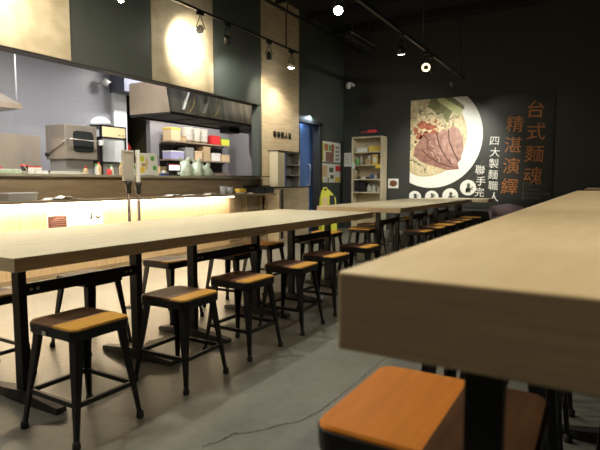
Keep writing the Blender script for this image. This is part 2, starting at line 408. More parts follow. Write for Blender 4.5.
tr = thing('tray', 'white rimmed tray on the bar top in front of the dishwasher', 'tray', (-5.4, 3.7, 1.156))
part('dish', box(-5.50,-5.24,3.40,3.80,1.156,1.164), 'white', tr)
t_ = MB(); t_.box(-5.50,-5.485,3.40,3.80,1.164,1.19); t_.box(-5.255,-5.24,3.40,3.80,1.164,1.19); t_.box(-5.5,-5.24,3.40,3.415,1.164,1.19); t_.box(-5.5,-5.24,3.785,3.80,1.164,1.19)
part('rim', t_, 'white', tr)
single('folded_film', box(-5.6,-5.3,2.5,3.14,1.156,1.20,bev=.012), 'bag', 'greenish folded plastic film at the left end of the bar top', 'plastic film')
single('red_saucer', MB().lathe([(.09,0),(.1,.01),(.09,.02)],(-5.45,2.90,1.203)), 'red', 'red saucer lying on the folded film at the left end of the bar top', 'saucer')
cu = thing('paper_cup', 'dark paper cup with pink rim just left of the white tray', 'cup', (-5.55,3.70,1.156))
cu.location = (-5.70,3.40,1.156)
part('cup_body', MB().lathe([(.03,0),(.04,.09)],(-5.70,3.40,1.156)), 'black', cu)
part('cup_lid', MB().lathe([(.043,.09),(.045,.105),(.02,.11)],(-5.70,3.40,1.156)), 'red', cu)
bx = thing('tissue_box', 'white box with pink top beside the dark cup on the bar', 'box', (-5.74,3.52,1.156))
part('carton', box(-5.80,-5.68,3.48,3.60,1.156,1.235,bev=.004), 'white', bx)
part('carton_top', box(-5.795,-5.685,3.485,3.595,1.235,1.25), 'red', bx)
lad = thing('ladle', 'small steel ladle standing upright on the bar top at far left', 'ladle', (-5.45,3.26,1.156))
part('ladle_bowl', MB().lathe([(.012,0),(.03,.012),(.035,.03)],(-5.45,3.26,1.156)), 'steel', lad)
part('ladle_handle', MB().tube([(-5.425,3.27,1.18),(-5.43,3.23,1.26)],.006), 'steel', lad)

# condiment bottles on the bar top
cols = [('cardboard','red','brown bottle with red cap, first of the bottles beside the tray'),('glass','green','clear bottle with green cap, second of the row of bottles'),('tan','red','tan jar with red lid among the bar bottles'),
        ('red','black','squat red bottle with black cap among the bar bottles'),('bowlwhite','green','off-white bottle with green cap among the bar bottles'),('cardboard','lime','brown bottle with lime cap near the pale sign stand'),('green','white','green bottle with white cap left of the pale sign stand'),('white','red','white bottle with red cap behind the pale sign stand')]
for i, (b, c, l) in enumerate(cols):
    x, y = -5.5+.08*(i%2), 4.06+i*.095
    t = thing('condiment_bottle', l, 'bottle', (x,y,1.156), 'condiment bottles on the bar top')
    hh = .08+.03*((i*7)%3)
    part('bottle_body', MB().lathe([(.028,0),(.03,.01),(.03,hh*.7),(.013,hh)],(x,y,1.156),12), b, t)
    part('cap', MB().lathe([(.014,hh),(.014,hh+.022)],(x,y,1.156),12), c, t)
t = thing('low_dish', 'small white dish between the tray and the bottles', 'dish', (-5.4,3.92,1.156))
part('dish_body', MB().lathe([(.05,0),(.09,.025),(.08,.025),(.045,.006)],(-5.4,3.92,1.156)), 'bowlwhite', t)
part('dish_foot', MB().lathe([(.045,0),(.045,.003)],(-5.4,4.13,1.1555)), 'bowlwhite', t)

# picture card, register, bags on the bar top
mc = thing('menu_card', 'white picture card with green and yellow food photos standing on the bar top', 'menu card', (-5.45,5.03,1.156))
part('card', box(-5.47,-5.455,4.85,5.205,1.158,1.465,bev=.006), 'paper', mc)
for (y0,y1,z0,z1,m_) in ((4.87,4.96,1.34,1.43,'lime'),(4.97,5.02,1.23,1.40,'tan'),(5.07,5.14,1.36,1.43,'green'),(5.11,5.18,1.23,1.30,'green'),(4.87,4.97,1.19,1.28,'yellow'),(4.90,4.98,1.28,1.33,'cardboard')):
    g = MB(); g.rings([[Vector((x,(y0+y1)/2+(y1-y0)/2*math.cos(a*PI/5)*(1+.15*math.sin(a*2.1)),(z0+z1)/2+(z1-z0)/2*math.sin(a*PI/5)*(1+.12*math.cos(a*3)))) for a in range(10)] for x in (-5.455,-5.452)],True,False)
    part('food_picture', g, m_, mc)
part('card_foot', box(-5.50,-5.42,4.96,5.10,1.156,1.162), 'black', mc)
gd = thing('green_dish', 'round green and white plate leaning behind the sign stands', 'plate', (-5.4,4.71,1.156))
g = MB(); g.rings([[Vector((x,4.71+r_*math.cos(a*PI/8),1.235+r_*math.sin(a*PI/8))) for a in range(16)] for x,r_ in ((-5.42,.06),(-5.40,.085))])
part('plate_body', g, 'bowlwhite', gd)
g = MB(); g.rings([[Vector((x,4.71+r_*math.cos(a*PI/8),1.235+r_*math.sin(a*PI/8))) for a in range(16)] for x,r_ in ((-5.40,.06),(-5.397,.06))])
part('plate_center', g, 'green', gd)

rg = thing('card_terminal', 'small black terminal with bright screen on the bar top', 'card terminal', (-5.4,5.50,1.156))
part('screen_bezel', box(-5.44,-5.415,5.36,5.62,1.22,1.345,bev=.006), 'black', rg)
part('screen', box(-5.416,-5.412,5.385,5.595,1.24,1.315), 'screen', rg)
part('screen_header', box(-5.416,-5.412,5.385,5.595,1.317,1.33), 'redled', rg)
part('stand_base', box(-5.50,-5.36,5.42,5.56,1.156,1.172,bev=.004), 'black', rg)
part('stand_neck', box(-5.45,-5.43,5.46,5.52,1.17,1.23), 'black', rg)
t = thing('tape_dispenser', 'small dark blue dispenser with white roll, left of the bright-screened terminal', 'dispenser', (-5.4,5.26,1.156))
part('body', box(-5.44,-5.36,5.20,5.33,1.156,1.19,bev=.01), 'blue', t)
part('roll', MB().tube([(-5.43,5.26,1.205),(-5.37,5.26,1.205)],.028,16), 'white', t)
t = thing('brown_carton', 'small brown carton on the bar between the picture card and the terminal', 'carton', (-5.6,5.43,1.156))
part('box', box(-5.68,-5.56,5.35,5.52,1.156,1.29,bev=.004), 'cardboard', t)
part('flap', box(-5.685,-5.555,5.35,5.52,1.29,1.295), 'tan', t)

def bag(cx, cy, cz, rx, ry, hgt, seed, label):
    t = thing('plastic_bag', label, 'bag', (cx,cy,cz), 'translucent shopping bags on the bar top')
    rnd = random.Random(seed); rings = []; ph = rnd.uniform(0,6)
    for k_,(f_,z_) in enumerate([(.8,0),(1,.06),(1.06,.25),(1.0,.42),(.86,.55),(.62,.66),(.40,.74),(.3,.78)]):
        rings.append([Vector((cx+rx*f_*math.cos(a)*(1+.12*math.sin(5*a+ph+k_*.8)), cy+ry*f_*math.sin(a)*(1+.10*math.cos(7*a+ph-k_*.6)), cz+hgt*z_+(.014*math.sin(3*a+ph) if z_ else 0))) for a in [2*PI*q/28 for q in range(28)]])
    part('bag_body', MB().rings(rings), 'bag', t)
    for s_ in (-1,1):
        g = MB(); R_ = []
        for k_ in range(6):
            u = k_/5; w_ = (.035+.03*math.sin(PI*u))*(1-.45*u); yy = cy+s_*(ry*.18+ry*.65*u); zz = cz+hgt*(.68+.36*u-.10*u*u)
            R_.append([Vector((cx+.3*w_*math.cos(a)+.01*s_, yy+w_*math.cos(a+.8)*.5, zz+w_*math.sin(a)*.8)) for a in [2*PI*q/10 for q in range(10)]])
        g.rings(R_); part('bag_handle', g, 'bag', t)
    g = blob(cx, cy, cz+.004, rx*.6, ry*.62, hgt*.22, seed+5); part('contents', g, 'green', t)
bag(-5.55,5.86,1.156,.10,.13,.31,3,'tall translucent shopping bag with green contents, beside the bright terminal')
bag(-5.5,6.06,1.156,.10,.11,.29,4,'middle of the three translucent shopping bags on the bar')
bag(-5.53,6.30,1.156,.10,.12,.22,8,'rightmost translucent shopping bag with green contents, short and wide')

# items on the lower ledge
tb = thing('plastic_tub', 'clear rectangular plastic tub on the lower ledge at far left', 'tub', (-5.1,3.0,.872))
part('tub_body', box(-5.20,-5.02,2.82,3.12,.873,.945,bev=.008), 'glass', tb)
part('tub_lid', box(-5.21,-5.01,2.81,3.13,.945,.957,bev=.004), 'bag_white', tb)
def cloth(x0,x1,y0,y1,z,seed,m_,label,nm='cleaning_cloth',cat='cloth',amp=.02):
    mb = MB(); rnd = random.Random(seed); a1,a2 = rnd.uniform(0,6),rnd.uniform(0,6); G=[]
    for i in range(9):
        row=[]
        for j in range(7):
            u,v=i/8,j/6; zz=z+.006+amp*abs(math.sin(u*7+a1)*math.cos(v*4+a2))*math.sin(PI*min(1,max(0,u)))
            row.append(Vector((x0+(x1-x0)*v, y0+(y1-y0)*u+.01*math.sin(v*8+a1), zz)))
        G.append(row)
    V=[[mb.bm.verts.new(p) for p in r] for r in G]; W=[[mb.bm.verts.new(p-Vector((0,0,.005))) for p in r] for r in G]
    for i in range(8):
        for j in range(6):
            mb.face([V[i][j],V[i+1][j],V[i+1][j+1],V[i][j+1]],True); mb.face([W[i][j],W[i][j+1],W[i+1][j+1],W[i+1][j]],True)
    for i in range(8):
        mb.face([V[i][0],W[i][0],W[i+1][0],V[i+1][0]]); mb.face([V[i][6],V[i+1][6],W[i+1][6],W[i][6]])
    for j in range(6):
        mb.face([V[0][j],V[0][j+1],W[0][j+1],W[0][j]]); mb.face([V[8][j],W[8][j],W[8][j+1],V[8][j+1]])
    return single(nm, mb, m_, label, cat)
cloth(-5.16,-4.98,3.22,3.62,.872,1,'cloth','crumpled cream cloth beside the clear tub on the lower ledge',amp=.045)
cloth(-5.16,-5.0,4.98,5.22,.872,2,'cloth','small cream cloth on the lower ledge behind the sign stands',amp=.03)
cloth(-5.16,-5.0,5.30,5.62,.872,5,'paper','thin white paper sheet at the middle of the lower ledge','paper_sheet','paper',.015)
cloth(-5.16,-5.0,5.78,6.02,.872,9,'cloth','white folded rag on the lower ledge below the shopping bags',amp=.035)
for i,(y,h_,l) in enumerate(((6.22,.12,'left one of the two clear glass jars on the lower ledge'),(6.39,.105,'right one of the two clear glass jars, nearer the yellow sponge'))):
    t = thing('glass_jar', l, 'jar', (-5.1,y,.872), 'glass jars on the lower ledge')
    part('jar_body', MB().lathe([(.05,0),(.052,h_),(.046,h_),(.045,.008)],(-5.1,y,.873)), 'glass', t)
    part('jar_rim', MB().lathe([(.052,h_-.006),(.056,h_),(.052,h_+.005)],(-5.1,y,.873)), 'bag_white', t)
sp = thing('sponge_dish', 'yellow sponge on a white dish beside the glass jars', 'sponge', (-5.1,6.65,.872))
part('dish', MB().lathe([(.05,0),(.09,.02),(.085,.022),(.05,.008)],(-5.1,6.66,.873)), 'bowlwhite', sp)
part('sponge', box(-5.15,-5.04,6.57,6.76,.896,.96,bev=.015), 'yellow', sp)
cloth(-5.17,-5.0,6.80,7.02,.872,12,'cloth','grey-white rag between the sponge and the black trays',amp=.03)
for i,(y0,y1,l) in enumerate(((6.92,7.18,'left one of the two low black trays at the end of the ledge'),(7.20,7.46,'right one of the two low black trays, next to the wooden cabinet'))):
    t = thing('black_tray', l, 'tray', (-5.1,(y0+y1)/2,.872), 'black trays at the end of the ledge')
    g = MB(); g.box(-5.23,-4.97,y0,y1,.873,.885); g.box(-5.23,-5.21,y0,y1,.885,1.01); g.box(-4.99,-4.97,y0,y1,.885,.965); g.box(-5.21,-4.99,y0,y0+.02,.885,.975); g.box(-5.21,-4.99,y1-.02,y1,.885,.975)
    part('tray_body', g, 'black', t)
    g = MB(); 
    for k_ in range(5): g.bar((-5.19+.04*k_,y0+.03,.93),(-5.19+.04*k_,y1-.03,1.0),.03,.03)
    part('tray_contents', g, 'black', t)

# menu poster on the bar front
mp = thing('menu_poster', 'white poster with a noodle photo stuck on the glowing bar front', 'poster', (XW+.005,3.65,.5))
part('sheet', box(XW+.001,XW+.006,3.33,4.05,.50,.73), 'paper', mp)
g = MB(); g.box(XW+.006,XW+.008,3.335,3.56,.515,.69); part('photo', g, 'p_dark', mp)
g = MB()
for k_ in range(7):
    z = .53+.022*k_; g.tube([(XW+.009,3.35+.01*k_,z),(XW+.009,3.44,z+.02),(XW+.009,3.55,z+.012)],.003,5)
part('photo_noodles', g, 'p_meat', mp)
g = MB(); g.tube([(XW+.009,3.36,.63),(XW+.009,3.54,.715)],.004,5); g.tube([(XW+.009,3.36,.61),(XW+.009,3.55,.69)],.004,5); part('photo_chopsticks', g, 'p_meat', mp)
rnd = random.Random(5)
for r_ in range(6):
    y = 3.60; g = MB()
    while y < 3.80:
        dy = rnd.uniform(.012,.035); g.box(XW+.006,XW+.007,y,y+dy,.53+r_*.03,.535+r_*.03); y += dy+.012
    part('text_line', g, 'p_grey', mp)
g = MB(); g.tube([(XW+.008,3.87,.69),(XW+.008,3.885,.70),(XW+.008,3.885,.66),(XW+.008,3.87,.64),(XW+.008,3.89,.64)],.010,5); g.tube([(XW+.008,3.95,.655),(XW+.008,3.98,.64),(XW+.008,4.01,.655)],.010,5)
part('ink_marks', g, 'p_ink', mp)

# hoods
hd = thing('range_hood', 'long stainless range hood hanging behind the opening, under the lit plywood panel', 'range hood', (-6.0,6.8,2.1))
g = MB()
prof = [(-6.45,2.13),(-5.60,2.12),(-5.60,2.16),(-5.68,2.62),(-6.45,2.62)]
g.rings([[Vector((x,5.62,z)) for x,z in prof],[Vector((x,8.9,z)) for x,z in prof]],True,False); part('hood_body', g, 'steel_hood', hd)
g = MB(); g.rings([[Vector((x,y,z)) for x,z in [(-6.46,2.125),(-5.595,2.115),(-5.595,2.16),(-5.675,2.60),(-6.46,2.60)]] for y in (5.60,5.619)],True,False)
part('end_panel', g, 'steel_matt', hd, label='matt beige end panel')
g = MB(); g.box(-5.61,-5.585,5.61,8.9,2.085,2.125); g.box(-6.46,-6.43,5.61,8.9,2.085,2.13); g.box(-6.43,-5.61,5.61,5.64,2.09,2.12); part('drip_lip', g, 'iron_rough', hd)
for k_ in range(5): part('filter', box(-6.35,-5.7,5.75+k_*.62,6.30+k_*.62,2.10,2.125,bev=.006), 'iron_rough', hd)
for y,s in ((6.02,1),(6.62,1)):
    g = MB(); P=[(-5.655+.0,y+.16,2.62),(-5.60,y+.13,2.45),(-5.575,y+.09,2.28),(-5.58,y,2.16)]; g.tube(P,.013,8); part('reflection_curve', g, 'cream', hd)  # cream tube standing in for a curved lamp reflection in the steel
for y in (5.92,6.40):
    g = MB(); g.bar((-5.575,y-.05,2.18),(-5.645,y+.20,2.60),.05,.012); part('reflection_streak', g, 'white', hd)  # white strip standing in for a bright reflection streak on the hood
part('drain_cup', box(-6.3,-6.05,7.6,7.9,2.0,2.10,bev=.01), 'iron_rough', hd)
g = MB(); g.tube([(-6.3,5.75,2.62),(-6.3,5.75,3.3)],.012); part('hanging_rod', g, 'steel', hd)

h2 = thing('range_hood', 'stainless pyramid range hood hanging in the kitchen at the left edge', 'range hood', (-7.2,3.6,2.06))
g = MB(); g.rings([[Vector(p) for p in ((-7.7,3.0,2.06),(-6.85,3.0,2.06),(-6.85,4.08,2.06),(-7.7,4.08,2.06))],[Vector(p) for p in ((-7.7,3.0,2.12),(-6.85,3.0,2.12),(-6.85,4.08,2.12),(-7.7,4.08,2.12))],[Vector(p) for p in ((-7.6,3.2,2.32),(-7.1,3.2,2.32),(-7.1,3.86,2.32),(-7.6,3.86,2.32))]],True,False)
part('hood_body', g, 'steel', h2)
part('hood_lip', box(-6.86,-6.84,3.0,4.09,2.055,2.13), 'steel_matt', h2)
part('duct', box(-7.55,-7.2,3.3,3.75,2.32,3.3), 'steel', h2)
g = MB(); g.tube([(-6.9,4.05,2.12),(-6.9,4.05,3.3)],.01); part('hanging_rod', g, 'white_trim', h2)

sk = thing('wall_speaker', 'small white bracket speaker high on the kitchen wall', 'speaker', (-7.95,6.3,2.8))
g = MB(); g.tube([(-7.86,6.22,2.90),(-7.78,6.30,2.84)],.06,14); part('speaker_body', g, 'white', sk)
g = MB(); g.tube([(-7.78,6.30,2.84),(-7.775,6.305,2.836)],.05,14); part('grille', g, 'black', sk)
g = MB(); g.tube([(-7.99,6.3,2.9),(-7.86,6.25,2.9)],.015); part('bracket', g, 'white', sk)

single('red_jacket', blob(-8.55,7.15,1.55,.14,.20,.20,6), 'red', 'dark red bundle hanging in the dark storeroom doorway', 'jacket')

# shelves with dishes on the kitchen wall
def wshelf(z, label):
    t = thing('wall_shelf', label, 'shelf', (-7.85,8.7,z), 'wall shelves in the kitchen')
    part('board', box(-7.98,-7.66,7.68,9.62,z-.03,z,bev=.003), 'bar_brown', t)
    for y in (7.9,9.4):
        g = MB(); g.bar((-7.99,y,z-.2),(-7.99,y,z-.03),.02,.02); g.bar((-7.98,y,z-.19),(-7.68,y,z-.04),.015,.02); part('bracket', g, 'iron_rough', t)
    return t
wshelf(1.93,'upper white kitchen wall shelf carrying stacked bowls'); wshelf(1.55,'middle white kitchen wall shelf carrying cartons and tubs'); wshelf(1.18,'lowest kitchen wall shelf, half hidden behind the shopping bags')
single('shelf_back_board', box(-7.999,-7.985,7.68,9.72,1.10,1.87), 'iron_rough', 'dark board on the kitchen wall behind the lower shelves', 'board')
def bowl_stack(y, z, n, r_, label, m_='bowlwhite'):
    t = thing('bowl_stack', label, 'bowls', (-7.8,y,z), 'bowl stacks on the kitchen shelf')
    for k_ in range(n):
        part('bowl', MB().lathe([(r_*.5,0),(r_*.95,.05),(r_,.062),(r_*.93,.062),(r_*.5,.02)],(-7.8,y,z+k_*.042),18), m_, t)
bowl_stack(8.31,1.93,7,.13,'tall stack of cream bowls, left of the three stacks on the upper shelf')
bowl_stack(8.57,1.93,7,.125,'middle stack of cream bowls on the upper shelf')
bowl_stack(8.82,1.93,7,.12,'right stack of cream bowls, next to the red tub')
def carton(y0,y1,z,h_,m_,label,nm='carton',cat='box',lid=None,x0=-7.9,x1=-7.66,m2=None):
    t = thing(nm,label,cat,((x0+x1)/2,(y0+y1)/2,z))
    part('box_body', box(x0,x1,y0,y1,z+.001,z+h_*.86,bev=.004), m_, t)
    part('box_lid', box(x0-.005,x1+.005,y0-.005,y1+.005,z+h_*.86,z+h_,bev=.003), m2 or m_, t)
carton(7.70,7.97,1.93,.27,'tan','yellow-tan carton at the left end of the upper kitchen shelf',m2='yellow')
carton(8.0,8.14,1.93,.11,'cardboard','low brown carton between the tan carton and bowl stacks')
carton(8.98,9.27,1.93,.20,'red','red plastic tub on the upper kitchen shelf',nm='red_tub',cat='tub')
carton(9.32,9.60,1.93,.16,'lime','olive-yellow tub at the right end of the upper shelf',nm='yellow_tub',cat='tub',m2='green')
carton(7.68,8.06,1.55,.17,'purple','lilac and white carton at the left end of the middle kitchen shelf',m2='white')
carton(8.14,8.36,1.55,.26,'grey_unit','tall grey tub beside the lilac carton',nm='grey_tub',cat='tub')
carton(8.41,8.64,1.55,.2,'tan','beige tub between two taller tubs on the middle shelf',nm='beige_tub',cat='tub')
carton(8.69,8.91,1.55,.31,'cardboard','tall brown container on the middle kitchen shelf',nm='brown_container',cat='container')
carton(8.96,9.26,1.55,.18,'bowlwhite','cream tub right of the tall brown container',nm='cream_tub',cat='tub')
carton(9.31,9.60,1.55,.16,'tan','beige tub at the right end of the middle shelf, last of its row',nm='beige_tub',cat='tub')
carton(9.05,9.6,1.18,.10,'steel_matt','steel box on the lowest kitchen shelf, right of the bags',nm='steel_box',cat='box')
single('wall_hook', box(-6.9,-6.75,9.9,9.975,2.02,2.08,bev=.005), 'iron_rough', 'small dark fitting on the kitchen end wall below the hood', 'fitting')

# sign stands behind the table
for (x,y,w0,h0,h1,l,m_) in ((-3.42,2.93,.115,1.07,1.33,'pale framed sign holder on a pole behind the left table, left of the pair','stand_face'),(-3.42,3.035,.022,1.06,1.335,'narrow sign stand seen edge-on, right of the pair behind the left table','stand_face')):
    t = thing('sign_stand', l, 'sign stand', (x,y,0), 'pole sign stands behind the left table')
    part('base', MB().lathe([(.075,0),(.08,.006),(.075,.012),(.015,.018)],(x,y,0)), 'stand_metal', t)
    part('pole', MB().tube([(x,y,.01),(x,y,h0-.05)],.013,12), 'stand_metal', t)
    part('clamp', MB().lathe([(.014,-.10),(.022,-.09),(.022,-.04),(.028,-.03),(.028,0),(.012,.005)],(x,y,h0)), 'iron_rough', t)
    if w0 > .1:
        part('sign_frame', box(x-.012,x+.012,y-w0/2,y+w0/2,h0,h1,bev=.006), m_, t)
        part('sign_sheet', box(x+.012,x+.015,y-w0/2+.016,y+w0/2-.016,h0+.02,h1-.03), 'paper' if False else 'stand_face', t)
        part('sign_header', box(x+.012,x+.016,y-w0/2+.016,y+w0/2-.016,h1-.026,h1-.016), 'bar_brown', t)
    else:
        part('sign_frame', box(x-.018,x+.018,y-.012,y+.012,h0,h1,bev=.004), 'white', t)

# ------------------------------------------------------------------ tables
def table(name, x0,x1,y0,y1,zt,th,px,ys,base_half,label,group,mt,me,pole=.06,stretch_z=.54):
    t = thing(name,label,'table',((x0+x1)/2,(y0+y1)/2,0),group)
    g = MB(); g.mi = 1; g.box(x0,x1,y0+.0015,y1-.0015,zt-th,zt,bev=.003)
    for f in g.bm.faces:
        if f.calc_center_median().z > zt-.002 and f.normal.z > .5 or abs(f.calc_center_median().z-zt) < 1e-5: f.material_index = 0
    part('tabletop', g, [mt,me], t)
    for y in ys:
        part('post', box(px-.5*pole,px+.5*pole,y-pole*.33,y+pole*.33,.045,zt-th,bev=.003), 'iron', t)
        g = MB()
        for s in (-1,1):
            g.rings([[Vector((px,y+a,z)) for a,z in ((-.04,.005),(.04,.005),(.034,.06),(-.034,.06))],[Vector((px+s*base_half,y+a,z)) for a,z in ((-.028,.003),(.028,.003),(.022,.028),(-.022,.028))]],True,False)
        part('base_foot', g, 'iron_rough', t)
        part('top_plate', box(px-base_half+.05,px+base_half-.05,y-.025,y+.025,zt-th-.008,zt-th), 'iron', t)
    part('stretcher', box(px-.012,px+.012,ys[0]+.02,ys[1]-.02,stretch_z-.03,stretch_z+.03,bev=.003), 'iron', t)
    for yy,s in ((ys[0],1),(ys[1],-1)):
        for k_ in (.05,.085): part('bolt', MB().tube([(px+.012,yy+s*k_,stretch_z),(px+.017,yy+s*k_,stretch_z)],.008,8), 'steel', t)
    return t
G1 = 'dining tables joined in the near left run'
table('dining_table',-3.22,-2.05,1.16,2.365,.75,.06,-2.385,(1.37,2.08),.295,'standard-height oak dining table nearest the camera in the left run',G1,'table','table_edge')
table('dining_table',-3.22,-2.05,2.365,3.69,.75,.06,-2.385,(2.57,3.31),.31,'middle one of the three joined oak tables in the near left run',G1,'table','table_edge')
table('dining_table',-3.22,-2.05,3.69,4.95,.75,.06,-2.385,(3.86,4.57),.31,'third joined oak table of the near left run, ending at the gap',G1,'table','table_edge')
G2 = 'dining tables joined in the far left run'
for i,l in enumerate(('oak dining table just beyond the gap, first of the far left run','middle oak dining table of the far left run','last oak dining table of the far left run, next to the mural')):
    y0 = 5.86+i*1.33
    table('dining_table',-3.22,-2.07,y0,y0+1.33,.75,.06,-2.45,(y0+.24,y0+.95),.31,l,G2,'table','table_edge')
table('dining_table',-3.0,-1.80,9.88,10.45,.75,.06,-2.4,(10.0,10.3),.25,'short oak table set crosswise at the far end, before the mural','','table','table_edge')
G3 = 'high tables joined in the near right run'
rl = ('high oak table with thick slab edge in the right foreground','second high oak table of the right run, behind the foreground one','third high oak table of the right run','fourth high oak table of the right run','last high oak table of the right run, before the small step up')
yr = [.541,2.106,3.667,5.03,6.39,7.75]
for i,l in enumerate(rl):
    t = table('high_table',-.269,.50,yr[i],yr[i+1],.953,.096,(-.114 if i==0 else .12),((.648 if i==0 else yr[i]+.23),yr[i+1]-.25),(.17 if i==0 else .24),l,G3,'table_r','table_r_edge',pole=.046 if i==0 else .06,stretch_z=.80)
table('high_table',-.20,.55,8.25,10.3,.968,.09,.15,(8.5,10.0),.27,'farthest high oak table on the right, standing slightly apart','','table_r','table_r_edge',stretch_z=.80)

# ------------------------------------------------------------------ stools
def rrect(hx, hy, r_, n=5):
    P=[]
    for sx,sy,a0 in ((1,1,0),(-1,1,PI/2),(-1,-1,PI),(1,-1,1.5*PI)):
        for k_ in range(n+1):
            a=a0+PI/2*k_/n; P.append((sx*(hx-r_)+r_*math.cos(a), sy*(hy-r_)+r_*math.sin(a)))
    return P
def clipx(P, c, keep_less):
    out=[]
    for i,(a,b) in enumerate(zip(P,P[1:]+P[:1])):
        ia=(a[0]<=c)==keep_less; ib=(b[0]<=c)==keep_less
        if ia: out.append(a)
        if ia!=ib:
            t=(c-a[0])/(b[0]-a[0]); out.append((c,a[1]+t*(b[1]-a[1])))
    return out
def make_stool(name, h, hx, hy, split, dark, gold, ring_z, label, foot=.03):
    t = thing(name, label, 'stool')
    P = rrect(hx,hy,.032)
    for nm, keep, m_ in (('seat_board',True,dark),('seat_plank',False,gold)):
        Q = clipx(P, split, keep)
        cx_ = sum(q[0] for q in Q)/len(Q); cy_ = sum(q[1] for q in Q)/len(Q)
        g = MB(); sh = lambda s_: [Vector((split if abs(q[0]-split)<1e-6 else q[0]*s_, q[1]*s_, 0)) for q in Q]
        R=[]
        for s_,z in ((1,h-.022),(1,h-.005),(.982,h)):
            R.append([Vector((v.x,v.y,z)) for v in sh(s_)])
        g.rings(R,True,False); part(nm, g, m_, t, world=False)
    o = rrect(hx+.003,hy+.003,.034); g = MB()
    g.rings([[Vector((x*s_,y*s_,z)) for x,y in o] for s_,z in ((.96,h-.052),(.99,h-.047),(1.0,h-.010),(.985,h-.009))],True,False)
    part('apron', g, 'iron', t, world=False)
    for sx in (-1,1):
        for sy in (-1,1):
            g = MB(); tx,ty = sx*(hx-.018), sy*(hy-.018); bx_,by_ = sx*(hx+foot-.01), sy*(hy+foot-.01)
            R=[]
            for z,wd in ((h-.03,.042),(h-.16,.036),(ring_z,.024),(.015,.016)):
                f=(h-.03-z)/(h-.03); x=tx+(bx_-tx)*f; y=ty+(by_-ty)*f
                # folded sheet leg: an L that wraps the corner
                L=[(0,0),(-sx*wd,0),(-sx*wd,-sy*.012),(-sx*.012,-sy*.012),(-sx*.012,-sy*wd),(0,-sy*wd)]
                if sx*sy<0: L=L[::-1]
                R.append([Vector((x+a,y+b,z)) for a,b in L])
            g.rings(R,True,False); leg = part('leg', g, 'iron', t, world=False)
            part('foot_cap', MB().lathe([(.015,0),(.017,.008),(.015,.028),(.010,.034)],(bx_-sx*.008,by_-sy*.008,0),12), 'rubber', leg, world=False)
    f=(h-.03-ring_z)/(h-.03); rx=(hx-.018)+(foot+.008)*f-.012; ry=(hy-.018)+(foot+.008)*f-.012
    for a,b in (((-rx,-ry),(rx,-ry)),((rx,-ry),(rx,ry)),((rx,ry),(-rx,ry)),((-rx,ry),(-rx,-ry))):
        g = MB(); g.bar((*a,ring_z),(*b,ring_z),.014,.020); part('footrest_bar', g, 'iron', t, world=False)
    return t
used = {}
def stool(proto, x, y, rz, label, group):
    if proto not in used:
        used[proto]=1; proto.location=(x,y,0); proto.rotation_euler=(0,0,rz); proto['label']=label; proto['group']=group; return proto
    return dup(proto,(x,y,0),rz,label,group)
GN='stools along the near side of the left tables'
pA = make_stool('wooden_stool',.475,.157,.142,.02,'seat_grey','seat_gold',.165,'',foot=.038)
part('apron_tag', box(-.045,-.02,-.149,-.146,.428,.445), 'stand_face', pA, world=False)
pB = make_stool('wooden_stool',.47,.157,.142,.058,'seat_dark','seat_gold',.165,'',foot=.038)
pC = make_stool('wooden_stool',.465,.157,.142,.03,'seat_gold','seat_gold',.165,'',foot=.038)
ords=('nearest','second','third','fourth','fifth','sixth')
ys=(1.365,1.975,2.53,3.12,3.70,4.38)
for i,y in enumerate(ys):
    stool(pA if i==0 else pB, -1.925-(.02*(i>3)), y, (0,.03,-.02,.04,-.03,.02)[i], f'{ords[i]} low stool, aisle side of near left run, '+('faded brown and gold seat' if i==0 else 'dark seat, gold strip'), GN)
label_tag = MB().box(-1.955,-1.925,1.226,1.229,.425,.442)
single('label_sticker', label_tag, 'stand_face', 'tiny grey sticker on the apron of the nearest low stool', 'sticker') if False else label_tag.bm.free()
for k_,(x,y,rz) in enumerate(((-2.83,1.42,.02),(-2.83,2.09,.03),(-2.86,2.83,-.02),(-2.70,3.40,.03))):
    stool(pB, x, y, rz, f'{ords[k_]} low stool, bar side of near left run, in bar glow', 'stools along the bar side of the near left tables')
for k_,(x,y,rz) in enumerate(((-2.86,4.12,.05),(-2.72,4.72,-.06))):
    stool(pC, x, y, rz, ('low stool with orange-brown seat behind the middle posts of the near left run','low stool at the far end of the near left run, bar side')[k_], 'stools along the bar side of the near left tables')
for k_,(x,y,rz,l) in enumerate(((-2.84,5.42,.1,'low wooden stool standing in the gap between the two left runs'),(-2.66,6.1,0,'first low stool on the bar side of the far left run'))):
    stool(pC, x, y, rz, l, 'stools along the bar side of the far left tables')
for k_ in range(5):
    stool(pC if k_%2 else pB, -2.84, 6.78+k_*.66, .03*(k_-2), f'{ords[k_+1]} low stool on the bar side of the far left run', 'stools along the bar side of the far left tables')
for k_,y in enumerate((6.13,6.72,7.27,7.8,8.35,9.05)):
    stool(pC if k_ in (2,5) else pB, -1.93, y, .03*((k_*5)%3-1), f'{ords[k_]} low stool on the aisle side of the far left run', 'stools along the aisle side of the far left tables')
GH='high stools at the right tables'
pH = make_stool('high_stool',.66,.166,.16,-.018,'seat_deep','seat_orange',.24,'',foot=.04)
stool(pH,-.232,.872,PI,'high stool with glossy orange and brown seat in the right foreground',GH)
for k_,(x,y,rz) in enumerate(((-.25,1.485,PI),(-.26,2.09,PI),(-.26,2.72,PI),(-.26,3.45,PI))):
    stool(pH,x,y,rz,f'{ords[k_+1]} high stool along the aisle side of the right run',GH)
for k_,(x,y,rz) in enumerate(((.19,1.40,0),(.30,2.12,0))):
    stool(pH,x,y,rz,f'{ords[k_]} high stool along the far side of the right run',GH)

